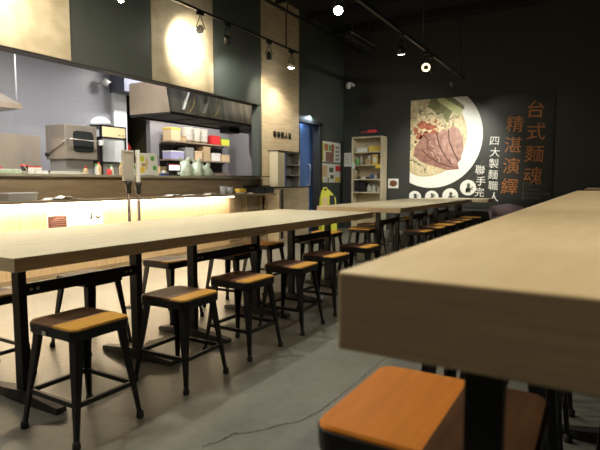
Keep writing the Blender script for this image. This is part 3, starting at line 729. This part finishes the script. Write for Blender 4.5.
# ------------------------------------------------------------------ mural (flat print on the back wall)
YM = YB-.02
mu = thing('noodle_mural','large black mural with noodle bowl photo and brush calligraphy on the back wall','mural',(-2.2,YB,.55))
part('panel', box(-3.585,-.80,YM,YB-.001,.55,2.81), 'p_black', mu)
X0,X1,Z0,Z1=-3.583,-.80,.55,2.808
def clip(P):
    for ax,lim,sgn in ((0,X0,1),(0,X1,-1),(1,Z0,1),(1,Z1,-1)):
        out=[]
        for a,b in zip(P,P[1:]+P[:1]):
            ia=(a[ax]-lim)*sgn>=0; ib=(b[ax]-lim)*sgn>=0
            if ia: out.append(a)
            if ia!=ib:
                t=(lim-a[ax])/(b[ax]-a[ax]); out.append(tuple(a[i]+t*(b[i]-a[i]) for i in (0,1)))
        P=out
        if not P: break
    return P
def decal(mb, P, lvl):
    P=clip(P)
    if len(P)<3: return
    y=YM-.0009*lvl; y2=YM
    mb.rings([[Vector((x,y2,z)) for x,z in P],[Vector((x,y,z)) for x,z in P]],True,False)
def ell(cx_,cz_,rx,rz,n=48,w=0,ph=0,rot=0):
    out=[]
    for k_ in range(n):
        a=2*PI*k_/n; j=1+w*math.sin(3*a+ph)+w*.6*math.sin(7*a+2*ph); u,v=rx*j*math.cos(a),rz*j*math.sin(a)
        out.append((cx_+u*math.cos(rot)-v*math.sin(rot),cz_+u*math.sin(rot)+v*math.cos(rot)))
    return out
g=MB(); decal(g,ell(-3.12,2.02,1.04,1.075,64),1); part('bowl_rim',g,'p_white',mu)
g=MB(); decal(g,ell(-3.20,2.05,.80,.86,64,.012,1),2); part('broth',g,'p_broth',mu)
g=MB(); rnd=random.Random(11)
def strip(P,wd,lvl):
    for (a,b) in zip(P,P[1:]):
        dx,dz=b[0]-a[0],b[1]-a[1]; L=math.hypot(dx,dz) or 1; nx,nz=-dz/L*wd,dx/L*wd
        decal(g,[(a[0]-nx,a[1]-nz),(b[0]-nx,b[1]-nz),(b[0]+nx,b[1]+nz),(a[0]+nx,a[1]+nz)],lvl)
for k_ in range(330):
    a=rnd.uniform(0,2*PI); r_=rnd.uniform(.35,.80); cx_,cz_=-3.20+r_*.93*math.cos(a),2.05+r_*math.sin(a)
    th=rnd.uniform(0,2*PI); cu_=rnd.uniform(-5,5); P=[(cx_,cz_)]
    for s_ in range(7):
        th+=cu_*.07; cx_+=.045*math.cos(th); cz_+=.045*math.sin(th)
        if math.hypot((cx_+3.2)/.8,(cz_-2.05)/.86)>.99: break
        P.append((cx_,cz_))
    if len(P)>1: strip(P,.0065,3)
part('noodles',g,'p_noodle',mu)
def PX(px,py):   # print layout, in the photograph's proportions on the wall plane
    return (-3.583+(px-411)*.0198, 2.81-(py-100.5)*.0212)
g=MB(); 
for (cx_,cy_,rx,rz,ph) in ((424,126,.11,.07,0),(433,128,.12,.06,2),(417,131,.05,.08,1),(437,134,.10,.06,3),(429,138,.14,.09,5),(421,137,.07,.07,4),(427,148,.10,.10,2)):
    decal(g,ell(*PX(cx_,cy_),rx,rz,20,.16,ph),4)
rnd=random.Random(21)
for k_ in range(70):
    a=rnd.uniform(0,2*PI); q=rnd.uniform(.0,1)**.6
    px_,py_=431+17*q*math.cos(a),134+15*q*math.sin(a); r_=rnd.uniform(.008,.03)
    decal(g,ell(*PX(px_,py_),r_*rnd.uniform(.6,1.6),r_,9,.25,a),3.6)
part('chili_sauce',g,'p_sauce',mu)
g=MB()
for k_ in range(60):
    a=rnd.uniform(0,2*PI); q=rnd.uniform(.3,1)
    px_,py_=437+26*q*math.cos(a),138+34*q*math.sin(a); r_=rnd.uniform(.006,.014)
    decal(g,ell(*PX(px_,py_),r_*rnd.uniform(.6,1.6),r_,8,.2,a),3.5)
part('herb_flakes',g,'p_green',mu)
g=MB(); 
decal(g,[PX(*p) for p in ((421,141),(428,135),(440,134),(452,141),(460,156),(464,170),(452,171),(438,167),(425,163),(415,156),(416,148))],4.6)
part('meat_slice',g,'p_meat',mu)
g=MB(); decal(g,[PX(*p) for p in ((438,137),(446,131),(454,133),(462,146),(466,160),(460,168),(448,160),(440,149))],5.4); part('meat_slice',g,'p_meat2',mu)
g=MB(); decal(g,[PX(*p) for p in ((451,131),(457,128),(463,131),(467,141),(468,152),(464,162),(457,152),(452,141))],6.2); part('meat_slice',g,'p_meat2',mu)
for k_ in range(26):
    px_,py_=rnd.uniform(430,462),rnd.uniform(134,162)
    if (px_-428)*.9>(py_-118): continue
    L=rnd.uniform(2,6); a=rnd.uniform(.5,1.3); g=MB()
    strip([PX(px_,py_),PX(px_+L*.5*math.cos(a)+.4,py_+L*.5*math.sin(a)),PX(px_+L*math.cos(a),py_+L*math.sin(a))],rnd.uniform(.003,.009),6.8)
    part('meat_marbling',g,'p_meat3',mu)
g=MB()
for P in (((452,131),(453,142),(458,153),(463,162)),((440,133),(442,145),(449,157),(457,166)),((424,150),(433,158),(444,164),(456,168)),((425,135),(431,141),(430,150))):
    strip([PX(*p) for p in P],.013,7)
part('meat_edges',g,'p_dark',mu)
g=MB(); decal(g,[PX(*p) for p in ((433,100),(440,100),(456,114),(453,119),(452,124),(450,124),(447,117),(436,111),(430,108),(431,104))],5.5); part('kelp',g,'p_green',mu)
g=MB(); decal(g,[PX(*p) for p in ((441,99),(446,100),(467,113),(464,117),(460,117),(444,106),(440,103))],6.3); part('bamboo_shoot',g,'p_green2',mu)
g=MB(); decal(g,[PX(*p) for p in ((446,99.5),(455,100),(468,110),(467,113),(446,100.5))],6.0); part('kelp_edge',g,'p_green',mu)
for (x,z,r_,s_) in ((-3.46,.735,.145,0),(-3.09,.745,.145,1),(-2.70,.775,.165,2),(-2.345,.955,.160,3)):
    g=MB(); decal(g,ell(x,z,r_,r_,32),3); c_=part('portrait_disc',g,'p_white',mu)
    g=MB(); rnd=random.Random(40+s_)
    decal(g,ell(x+.01,z+.05,.035,.04,14,.12,s_),4)
    decal(g,[(x-.05,z-.10),(x-.035,z+.0),(x+.02,z+.03),(x+.06,z-.02),(x+.05,z-.10)],4)
    for k_ in range(4):
        a=rnd.uniform(-2.4,.6); strip([(x,z-.02),(x+.05*math.cos(a),z+.05*math.sin(a)),(x+.11*math.cos(a+.5),z+.08*math.sin(a+.5))],.009,4)
    part('ink_drawing',g,'p_grey' if s_!=0 else 'p_ink',c_)
g=MB()
for (a,b) in (((-2.33,1.02),(-1.98,1.42)),((-2.45,1.02),(-2.05,1.50)),((-2.2,.95),(-1.97,1.20))): strip([a,b],.004,1.5)
part('steam_lines',g,'p_grey',mu)
for i,ch in enumerate('四大製麵職人'):
    text_mesh(ch,.20,-1.855+(0,.015,0,-.01,0,.02)[i],1.885-i*.222,'y',YM-.004,'p_white','character',mu,weight=.0,depth=.006,rot=-.06)
for i,ch in enumerate('聯手完'):
    text_mesh(ch,.20,-2.115+.02*(i%2),1.315-i*.225,'y',YM-.004,'p_white','character',mu,weight=.0,depth=.006,rot=-.06)
for i,ch in enumerate('台式麵魂'):
    text_mesh(ch,.35,-1.125+(.0,.02,0,-.01)[i],2.455-i*.42,'y',YM-.004,'p_orange','character',mu,weight=.0,depth=.006,rot=-.05)
for i,ch in enumerate('精湛演繹'):
    text_mesh(ch,.335,-1.49-.02*i,2.20-i*.405,'y',YM-.004,'p_orange','character',mu,weight=.0,depth=.006,rot=-.05)
for i,ln in enumerate(('The Best','Taiwan','Homemade','Noodle')):
    text_mesh(ln,.10,-1.09+(0,-.04,.03,-.04)[i],1.02-i*.083,'y',YM-.004,'p_grey','english_line',mu,depth=.003)
part('rule_line', box(-1.31,-1.295,YM-.003,YM,.72,1.07), 'p_grey', mu)

# ------------------------------------------------------------------ bookcase and its things
BX0,BX1,BY0,BY1=-4.83,-4.11,10.40,10.69
bc = thing('bookcase','tall pale wooden bookcase against the charcoal back wall, left of the mural','bookcase',(-4.41,10.55,0))
part('side_panel', box(BX0,BX0+.035,BY0,BY1,0,2.04), 'shelf_wood', bc); part('side_panel', box(BX1-.035,BX1,BY0,BY1,0,2.04), 'shelf_wood', bc)
part('top_board', box(BX0,BX1,BY0,BY1,2.04,2.07), 'shelf_wood', bc); part('back_panel', box(BX0,BX1,BY1,BY1+.01,0,2.04), 'shelf_wood', bc)
SH=(1.74,1.455,1.14,.85,.48,.10)
for z in SH: part('shelf', box(BX0+.035,BX1-.035,BY0+.01,BY1,z-.025,z), 'shelf_wood', bc)
def bitem(x0,x1,z,h_,m_,label,nm,cat,y0=10.46,y1=10.62,m2=None,r_=None):
    x0=BX0+(x0-BX0)*.857; x1=BX0+(x1-BX0)*.857
    t=thing(nm,label,cat,((x0+x1)/2,(y0+y1)/2,z)); 
    if r_:
        c=((x0+x1)/2,(y0+y1)/2,z); w_=(x1-x0)/2
        part('body',MB().lathe([(w_*.8,0),(w_,h_*.15),(w_,h_*.7),(w_*.55,h_*.85)],c,14),m_,t); part('top',MB().lathe([(w_*.5,h_*.85),(w_*.5,h_)],c,14),m2 or m_,t)
    else:
        part('body',box(x0,x1,y0,y1,z,z+h_*.85,bev=.003),m_,t); part('top',box(x0-.003,x1+.003,y0-.003,y1+.003,z+h_*.85,z+h_,bev=.002),m2 or m_,t)
bitem(-4.72,-4.42,1.74,.09,'paper','stack of white paper on the top shelf of the bookcase','paper_stack','paper')
bitem(-4.38,-4.06,1.74,.14,'yellow','flat yellow box on the top shelf of the bookcase','yellow_box','box',m2='tan')
bitem(-4.77,-4.69,1.455,.17,'green','green bottle at the left end of the second bookcase shelf','green_bottle','bottle',m2='white',r_=1)
bitem(-4.66,-4.60,1.455,.20,'glass','clear bottle beside the green one on the second shelf','clear_bottle','bottle',m2='white',r_=1)
bitem(-4.58,-4.50,1.455,.08,'glass_dark','dark glass jar on the second bookcase shelf','glass_jar','jar',m2='green',r_=1)
bitem(-4.48,-4.31,1.455,.12,'cardboard','brown basket on the second bookcase shelf','basket','basket')
bitem(-4.43,-4.34,1.575,.10,'white','white mug standing on the brown basket','white_mug','mug',r_=1)
bitem(-4.28,-4.13,1.455,.22,'yellow','orange carton with white round label on the second bookcase shelf','orange_carton','carton',m2='tan')
single('carton_label', MB().rings([[Vector((-4.295+.05*math.cos(a*PI/8),y,1.55+.055*math.sin(a*PI/8))) for a in range(16)] for y in (10.458,10.456)],True,False),'white','white round label on the front of the orange carton','label')
bitem(-4.11,-4.04,1.455,.15,'bowlwhite','cream cup at the right end of the second bookcase shelf','cream_cup','cup',r_=1)
single('yellow_price_tag', box(-4.26,-4.14,10.385,10.398,1.37,1.45), 'yellow','yellow tag hanging from the right of the second bookcase shelf','tag')
single('green_tag', box(-4.82,-4.74,10.385,10.398,1.36,1.50), 'bag','pale green bag clipped at the left of the second bookcase shelf','bag')
for i,x in enumerate((-4.70,-4.55,-4.44)):
    bitem(x-.06,x+.06,1.14,.05,'black' if i!=1 else 'bowlwhite',('black saucer at the left of the third bookcase shelf','cream saucer between two black ones on the third shelf','black saucer beside the blue mug on the third shelf')[i],'saucer','saucer',r_=1)
bitem(-4.37,-4.27,1.14,.12,'blue','dark blue mug on the third bookcase shelf','blue_mug','mug',r_=1)
bitem(-4.25,-4.20,1.14,.09,'white','slim white pot right of the blue mug','white_pot','pot',r_=1)
bitem(-4.17,-4.11,1.14,.16,'p_meat','brown jar with white lid on the third bookcase shelf','brown_jar','jar',m2='white',r_=1)
bitem(-4.10,-4.03,1.14,.13,'tan','tan jar at the right end of the third bookcase shelf','tan_jar','jar',m2='white',r_=1)
bitem(-4.77,-4.63,.85,.22,'black','left black box on the fourth bookcase shelf','black_box','box')
bitem(-4.61,-4.49,.85,.21,'black','right black box on the fourth bookcase shelf','black_box','box')
for i,x in enumerate((-4.40,-4.27)):
    bitem(x-.055,x+.055,.85,.17,'glass',('left glass jug on the fourth bookcase shelf','right glass jug on the fourth bookcase shelf')[i],'glass_jug','jug',m2='glass',r_=1)
bitem(-4.16,-4.09,.85,.10,'white','white cup at the right end of the fourth shelf','white_cup','cup',r_=1)

rs = thing('red_sign','small dim red illuminated sign on the back wall above the bookcase','sign',(-4.58,YB-.01,2.2))
part('backing', box(-4.82,-4.32,YB-.02,YB,2.14,2.28), 'black', rs)
rnd=random.Random(2)
g=MB()
for k_ in range(9):
    x=-4.58+k_*.026; g.box(x,x+.017,YB-.024,YB-.02,2.17+rnd.uniform(0,.02),2.25-rnd.uniform(0,.02))
for k_ in range(4):
    g.box(-4.76+k_*.045,-4.74+k_*.045,YB-.024,YB-.02,2.19,2.20+.01*(k_%2))
part('red_lights', g, 'redled', rs)

# notices
def poster(nm,y0,y1,z0,z1,label,patches):
    t=thing(nm,label,'poster',(XW+.003,(y0+y1)/2,z0)); part('sheet',box(XW,XW+.004,y0,y1,z0,z1),'paper',t)
    by={}
    for (a,b,c,d_,m_) in patches: by.setdefault(m_,[]).append((a,b,c,d_))
    for m_,L in by.items():
        g=MB()
        for (a,b,c,d_) in L: g.box(XW+.004,XW+.006,y0+(y1-y0)*a,y0+(y1-y0)*b,z0+(z1-z0)*c,z0+(z1-z0)*d_)
        part('printed_patch',g,m_,t)
rnd=random.Random(9)
P1=[(.02,.12,.05,.9,'lime'),(.16,.34,.55,.88,'p_orange'),(.22,.62,.02,.5,'p_meat'),(.5,.64,.5,.9,'p_sauce'),(.38,.48,.55,.85,'green')]+[(.72+.1*(k_%2),.78+.1*(k_%2),.1+.2*(k_//2),.22+.2*(k_//2),'p_grey') for k_ in range(8)]
poster('notice_poster',9.63,10.60,1.51,1.955,'upper colourful food poster beside the blue doorway',P1)
P2=[(.05,.3,.3,.9,'tan'),(.4,.6,.55,.8,'p_grey'),(.72,.98,.6,.92,'red'),(.45,.62,.2,.4,'p_grey'),(.7,.96,.02,.3,'yellow'),(.06,.12,.02,.2,'lime'),(.2,.26,.02,.22,'purple'),(.32,.38,.04,.26,'p_grey')]
poster('notice_poster',9.63,10.60,1.06,1.475,'lower colourful poster with red and yellow corner patches beside the blue doorway',P2)
t=thing('white_notice','plain white notice sheet on the back wall left of the bookcase','notice',(-5.08,YB,1.43))
part('sheet',box(-5.17,-4.985,YB-.006,YB,1.43,1.745),'paper',t)
for k_ in range(7): part('text_line',box(-5.15,-5.02-.02*(k_%3),YB-.008,YB-.006,1.50+k_*.03,1.508+k_*.03),'stand_face',t)
t=thing('small_picture','small white-bordered picture of a brown bowl on the back wall, right of the bookcase','picture',(-3.96,YB,.94))
part('sheet',box(-4.08,-3.84,YB-.008,YB,.935,1.145),'paper',t)
g=MB(); g.rings([[Vector((-3.96+.088*math.cos(a*PI/9)*(1+.16*math.sin(a*2)),y,1.04+.07*math.sin(a*PI/9)*(1+.1*math.cos(a*3)))) for a in range(18)] for y in (YB-.008,YB-.010)],True,False); part('printed_bowl',g,'seat_dark',t)

# floor sign
fs=thing('floor_sign','folding yellow-green floor sign with black panel, near the posters','floor sign',(-4.78,9.15,0))
FX=lambda z,o: o*(.09*(1-z/.95)+.012)
for s_ in (-1,1):
    g=MB(); g.rings([[Vector((-4.78+x+FX(z,s_),9.15+y,z)) for y,z in ((-.16,.0),(.17,.0),(.165,.74),(.12,.80),(.04,.90),(-.01,.93),(-.05,.87),(-.09,.92),(-.13,.88),(-.16,.74))] for x in (-.01,.01)],True,False)
    part('panel',g,'lime',fs)
g=MB(); g.rings([[Vector((-4.78+.016+x+FX(z,1),9.15+y,z)) for y,z in ((.02,.50),(.14,.50),(.13,.80),(.03,.80))] for x in (-.005,.005)],True,False); part('black_panel',g,'black',fs)
g=MB(); g.rings([[Vector((-4.78+.016+x+FX(z,1),9.15+y,z)) for y,z in ((-.13,.42),(-.02,.42),(-.03,.76),(-.12,.76))] for x in (-.005,.005)],True,False); part('orange_panel',g,'tan',fs)
g=MB(); g.tube([(-4.78,9.05,.90),(-4.78,9.06,.95),(-4.78,9.13,.95),(-4.78,9.14,.90)],.014,8); part('grip',g,'lime',fs)
fs.rotation_euler=(0,0,math.radians(-42))

# low mauve chair by the mural
ch=thing('lounge_chair','low rounded mauve-grey chair in front of the mural, half hidden','chair',(-1.45,9.9,0))
part('seat_cushion',box(-1.72,-1.28,9.72,10.2,.30,.42,bev=.04),'mauve',ch)
g=MB(); R=[]
for k_ in range(13):
    a=-PI*.0+PI*k_/12; R.append([Vector((-1.50+.27*math.cos(a)*f_,10.0+.27*math.sin(a)*f_,z)) for f_,z in ((1,.36),(1.12,.50),(1.1,.66-.05*abs(math.cos(a))),(.92,.66-.05*abs(math.cos(a))),(.88,.42))])
g.rings(R,True,True); part('backrest',g,'mauve',ch)
for sx in (-1,1):
    for sy in (-1,1):
        part('leg',MB().tube([(-1.50+.16*sx,9.95+.17*sy,.30),(-1.50+.2*sx,9.95+.2*sy,0)],.018,8,.012),'iron',ch)

# ------------------------------------------------------------------ ceiling: tracks and spots
def light(kind,name,loc,target,power,color,size=.05,angle=60,blend=.6,parent=None,sy=None):
    L=bpy.data.lights.new(name,kind); L.energy=power; L.color=color
    if kind=='SPOT': L.spot_size=math.radians(angle); L.spot_blend=blend; L.shadow_soft_size=size
    elif kind=='AREA':
        L.size=size
        if sy: L.shape='RECTANGLE'; L.size_y=sy
    else: L.shadow_soft_size=size
    o=bpy.data.objects.new(name,L); COL.objects.link(o); o.location=loc
    d_=Vector(target)-Vector(loc); o.rotation_euler=d_.to_track_quat('-Z','Y').to_euler()
    return o
WARM=(1,.88,.68); COOL=(1,.98,.84)
XT=-4.7
t=thing('track_rail','black lighting track along the bar wall, hung on a conduit','lighting track',(XT,5.6,3.33))
part('rail',box(XT-.015,XT+.015,1.5,7.85,3.33,3.36),'black_metal',t)
part('conduit',box(XT-.02,XT+.02,.5,10.6,3.93,3.97),'black_metal',t)
for y in (2.2,4.6,7.45): part('drop_rod',MB().tube([(XT,y,3.36),(XT,y,3.94)],.012,8),'black_metal',t)
for y in (1.5,3.5,5.5,7.5,9.5): part('ceiling_rod',MB().tube([(XT,y,3.97),(XT,y,ZC)],.012,8),'black_metal',t)
t=thing('track_rail','long black lighting track above the aisle, running to the mural','lighting track',(-2.44,6,3.1))
part('rail',box(-2.46,-2.42,-1,10.5,3.10,3.14),'black_metal',t)
for y in (0,2.6,5.2,7.8,10.2): part('ceiling_rod',MB().tube([(-2.44,y,3.14),(-2.44,y,ZC)],.01,8),'black_metal',t)
t=thing('track_rail','short black lighting track at the right edge, far above the high tables','lighting track',(.02,8.9,3.1))
part('rail',box(.0,.04,7.9,10.3,3.10,3.14),'black_metal',t)
for y in (8.0,10): part('ceiling_rod',MB().tube([(.02,y,3.14),(.02,y,ZC)],.01,8),'black_metal',t)
t=thing('track_rail','unseen lighting track added right of the high tables, outside the picture','lighting track',(1.25,3,3.1))  # added unseen track, lights the high tables clear of the stool seat
part('rail',box(1.235,1.265,-1,7.2,3.10,3.14),'black_metal',t)
for y in (0,3.4,6.8): part('ceiling_rod',MB().tube([(1.25,y,3.14),(1.25,y,ZC)],.01,8),'black_metal',t)

def spot(x,y,zr,target,lit,label,group,power=0,color=WARM,angle=70,r_=.05,drop=.22,L=.11):
    t=thing('track_spotlight',label,'spotlight',(x,y,zr),group)
    hc=Vector((x,y,zr-drop)); d_=(Vector(target)-hc).normalized(); a=hc-d_*L*.5; b=hc+d_*L*.5
    part('adapter',box(x-.018,x+.018,y-.06,y+.06,zr-.045,zr-.001,bev=.003),'black_metal',t)
    g=MB(); side=d_.cross(Vector((0,0,1)))
    side=side.normalized() if side.length>.1 else Vector((0,1,0))
    for s_ in (-1,1): g.tube([(x,y,zr-.04),hc+side*s_*(r_+.008)-d_*.01],.006,6)
    part('yoke',g,'black_metal',t)
    g=MB(); up=Vector((0,0,1)) if abs(d_.z)<.9 else Vector((1,0,0)); u=d_.cross(up).normalized(); v=d_.cross(u)
    R=[]
    for p_,rr in ((a,r_*.45),(a+d_*L*.3,r_*.8),(b,r_),(b-d_*.006,r_*.88)):
        R.append([p_+u*math.cos(k_*PI/8)*rr+v*math.sin(k_*PI/8)*rr for k_ in range(16)])
    g.rings(R); part('lamp_head',g,'black_metal' if lit!='silver' else 'stand_face',t)
    g=MB(); g.rings([[b+d_*o_+u*math.cos(k_*PI/8)*r_*.82+v*math.sin(k_*PI/8)*r_*.82 for k_ in range(16)] for o_ in (-.004,.003)])
    if lit=='ring':
        part('lens_ring',MB().rings([[b+d_*.004+(u*math.cos(k_*PI/12)+v*math.sin(k_*PI/12))*q_ for k_ in range(24)] for q_ in (r_*.62,r_*1.0)]+[[b+d_*.012+(u*math.cos(k_*PI/12)+v*math.sin(k_*PI/12))*q_ for k_ in range(24)] for q_ in (r_*1.0,r_*.62)],cap=False),'lamp_soft',t)
    if lit=='silver':
        g.bm.free(); g=MB(); g.rings([[b+d_*o_+u*math.cos(k_*PI/8)*q_+v*math.sin(k_*PI/8)*q_ for k_ in range(16)] for q_,o_ in ((r_*.9,-.004),(r_*1.02,.006),(r_*.85,.022),(r_*.4,.032))])
    part('lens',g,{'on':'lamp','ring':'glass_dark','soft':'lamp_soft','off':'glass_dark','silver':'lamp'}[lit],t)
    if power: light('SPOT','spot_lamp',b+d_*.045,target,power,color,r_*.8,angle,.9)
GT='track spotlights over the bar wall'
spot(XT,2.6,3.33,(XW,3.0,2.9),'off','spotlight at the left end of the bar track, outside the picture',GT,85,WARM,120)
spot(XT,5.30,3.33,(XW,5.56,2.98),'silver','lit silver spotlight in front of the plywood panel',GT,140,WARM,120,r_=.055)
spot(XT,5.87,3.33,(XW,6.68,2.50),'off','dark spotlight second along the bar track',GT,60,COOL,80)
spot(XT,6.93,3.33,(XW,8.0,1.8),'off','dark spotlight third along the bar track, before the column',GT,90,WARM,95)
spot(XT,7.62,3.33,(XW,8.05,1.6),'silver','spotlight at the right end of the bar track',GT,80,WARM,95)
GA='track spotlights over the aisle'
spot(-2.44,4.9,3.10,(-1.4,2.2,0),'on','bright spotlight over the aisle, nearest of the visible ones',GA,30,COOL,100,.055)
spot(-2.44,6.85,3.10,(-2.75,7.6,.7),'on','bright spotlight over the aisle, middle of the picture top',GA,120,COOL,105,.055)
spot(-2.44,8.0,3.10,(-1.6,3.6,.6),'ring','amber ring spotlight on the aisle track',GA,10,WARM,60,.065)
spot(-2.44,8.28,3.10,(-2.75,10.7,1.25),'soft','small amber spotlight beside the ring one',GA,400,COOL,66,.04)
spot(-2.44,9.55,3.10,(-1.3,10.7,1.7),'off','last spotlight of the aisle track, just before the mural',GA,22,COOL,80,.05)
for y,tx in ((-.2,-4.0),(1.4,-4.2),(3.2,-4.2)):
    spot(-2.44,y,3.10,(-5.2,y+1.5,.9),'on','unseen spotlight added on the aisle track to light the bar',GA,150,WARM,100)  # added lamps, brighten the bar boards from the aisle side
t=thing('track_rail','unseen lighting track added above the near left tables, outside the picture','lighting track',(-3.25,2,3.42))  # unseen track added to carry the lamps that throw the table shadow
part('rail',box(-3.265,-3.235,-1,5.2,3.42,3.45),'black_metal',t)
for y in (-.5,2,4.8): part('ceiling_rod',MB().tube([(-3.25,y,3.45),(-3.25,y,ZC)],.01,8),'black_metal',t)
for y in (-.4,1.3,3.0,4.7):
    spot(-3.25,y,3.42,(-2.2,y+.3,0),'on','unseen spotlight above the near left tables, outside the picture','track spotlights over the left tables',130,(1,.97,.85),105)
spot(-2.44,.7,3.10,(-.2,.95,.4),'on','unseen spotlight added on the aisle track to light the right foreground stool',GA,130,(1,.95,.78),44)  # added lamp, lights the orange seat from the left
GR='track spotlights over the high tables'
spot(.02,8.25,3.10,(-4.9,10.2,1.5),'on','unseen spotlight added on the right track to light the far corner',GR,260,COOL,56)  # added lamp, brightens the walls around the bookcase corner
for y in (.2,1.7,3.2,4.9,6.6): spot(1.25,y,3.10,(.15,y+.1,.9),'on','unseen spotlight added right of the high tables, outside the picture',GR,115,(1,.91,.70),60)  # added lamps on the unseen right track
spot(.02,9.75,3.10,(.3,8.8,.9),'on','lone lit spotlight at the right edge of the picture',GR,30,WARM,80,.03)
# linear black fixture
t=thing('linear_lamp','black linear ceiling lamp, unlit, above the far left tables','ceiling lamp',(-3.9,8.75,3.6))
part('housing',box(-3.96,-3.84,8.2,9.3,3.60,3.68,bev=.006),'black_metal',t)
part('edge_highlight',box(-3.842,-3.836,8.2,9.3,3.655,3.672),'stand_face',t)  # pale strip painted in as the highlight along the housing edge
for y in (8.4,9.1): part('rod',MB().tube([(-3.9,y,3.68),(-3.9,y,ZC)],.008),'black_metal',t)
t=thing('security_camera','small white dome camera high in the back left corner','camera',(-4.95,10.5,3.2))
part('mount',box(-5.0,-4.92,10.5,YB,3.24,3.30),'white',t); part('dome',MB().lathe([(.03,.10),(.055,.07),(.05,.0),(.03,-.03)],(-4.96,10.48,3.18)),'white',t)
t=thing('wall_lamp','tiny lit lamp on the dark wall panel at the top of the picture','lamp',(-4.4,3.74,2.95))
part('arm',MB().tube([(XW,3.74+.0,3.2),(-4.9,3.74,3.2),(-4.42,3.74,3.02)],.008,8),'black_metal',t); part('bulb',MB().lathe([(.012,.05),(.024,.03),(.026,0),(.01,-.012)],(-4.4,3.74,2.95)),'lamp',t)

# ------------------------------------------------------------------ lights of the place
# kitchen fluorescents
def tube_lamp(x,y,label):
    t=thing('fluorescent_lamp',label,'ceiling lamp',(x,y,3.25),'kitchen ceiling lamps')
    part('housing',box(x-.08,x+.08,y-.62,y+.62,3.25,3.30),'white_trim',t); part('diffuser',box(x-.06,x+.06,y-.6,y+.6,3.235,3.25),'screen',t)
    light('AREA','kitchen_lamp',(x,y,3.22),(x,y,0),70,(1,.97,.94),.12,sy=1.2)
for x,y,l in ((-5.9,2.6,'kitchen ceiling lamp above the left hood'),(-5.9,4.3,'kitchen ceiling lamp above the dishwasher'),(-7.15,7.2,'kitchen ceiling lamp before the dark doorway'),(-6.6,9.0,'kitchen ceiling lamp above the shelves of bowls')): tube_lamp(x,y,l)
# under-ledge strip
o=light('AREA','under_ledge_light',(-5.05,3.5,.824),(-5.02,3.5,0),72,(1,.78,.50),.03,sy=5.9)
o.rotation_euler=(0,math.radians(-52),0)
o=light('AREA','under_ledge_light',(-5.07,3.5,.824),(-5.02,3.5,0),46,(1,.86,.62),.03,sy=5.9)
o.rotation_euler=(0,math.radians(32),0)
# corridor light
light('AREA','corridor_lamp',(XW-.20,9.15,2.42),(XW-.3,9.15,0),26,(.70,.85,1),.05,sy=.7)
W=bpy.data.worlds.new('world'); S.world=W; W.use_nodes=True
W.node_tree.nodes['Background'].inputs[0].default_value=(.5,.5,.45,1); W.node_tree.nodes['Background'].inputs[1].default_value=.012

# ------------------------------------------------------------------ camera
F=505.; HZ=182.5; VX=601.
p=math.atan((225-HZ)/F); yaw=math.atan((VX-300)/(F/math.cos(p)))
cam=bpy.data.cameras.new('camera'); co=bpy.data.objects.new('camera',cam); COL.objects.link(co)
cam.sensor_width=36; cam.lens=36*F/600; cam.clip_start=.02; cam.clip_end=60
co.location=(0,0,1.06); co.rotation_euler=(PI/2-p,0,yaw)
cam.dof.use_dof=True; cam.dof.focus_distance=3.6; cam.dof.aperture_fstop=4.5
S.camera=co
S.view_settings.view_transform='Standard'; S.view_settings.look='None'; S.view_settings.gamma=1; S.view_settings.exposure=0
S.view_settings.use_curve_mapping=False
S.cycles.use_denoising=True; S.cycles.max_bounces=6; S.cycles.sample_clamp_indirect=4; S.cycles.caustics_reflective=False; S.cycles.caustics_refractive=False
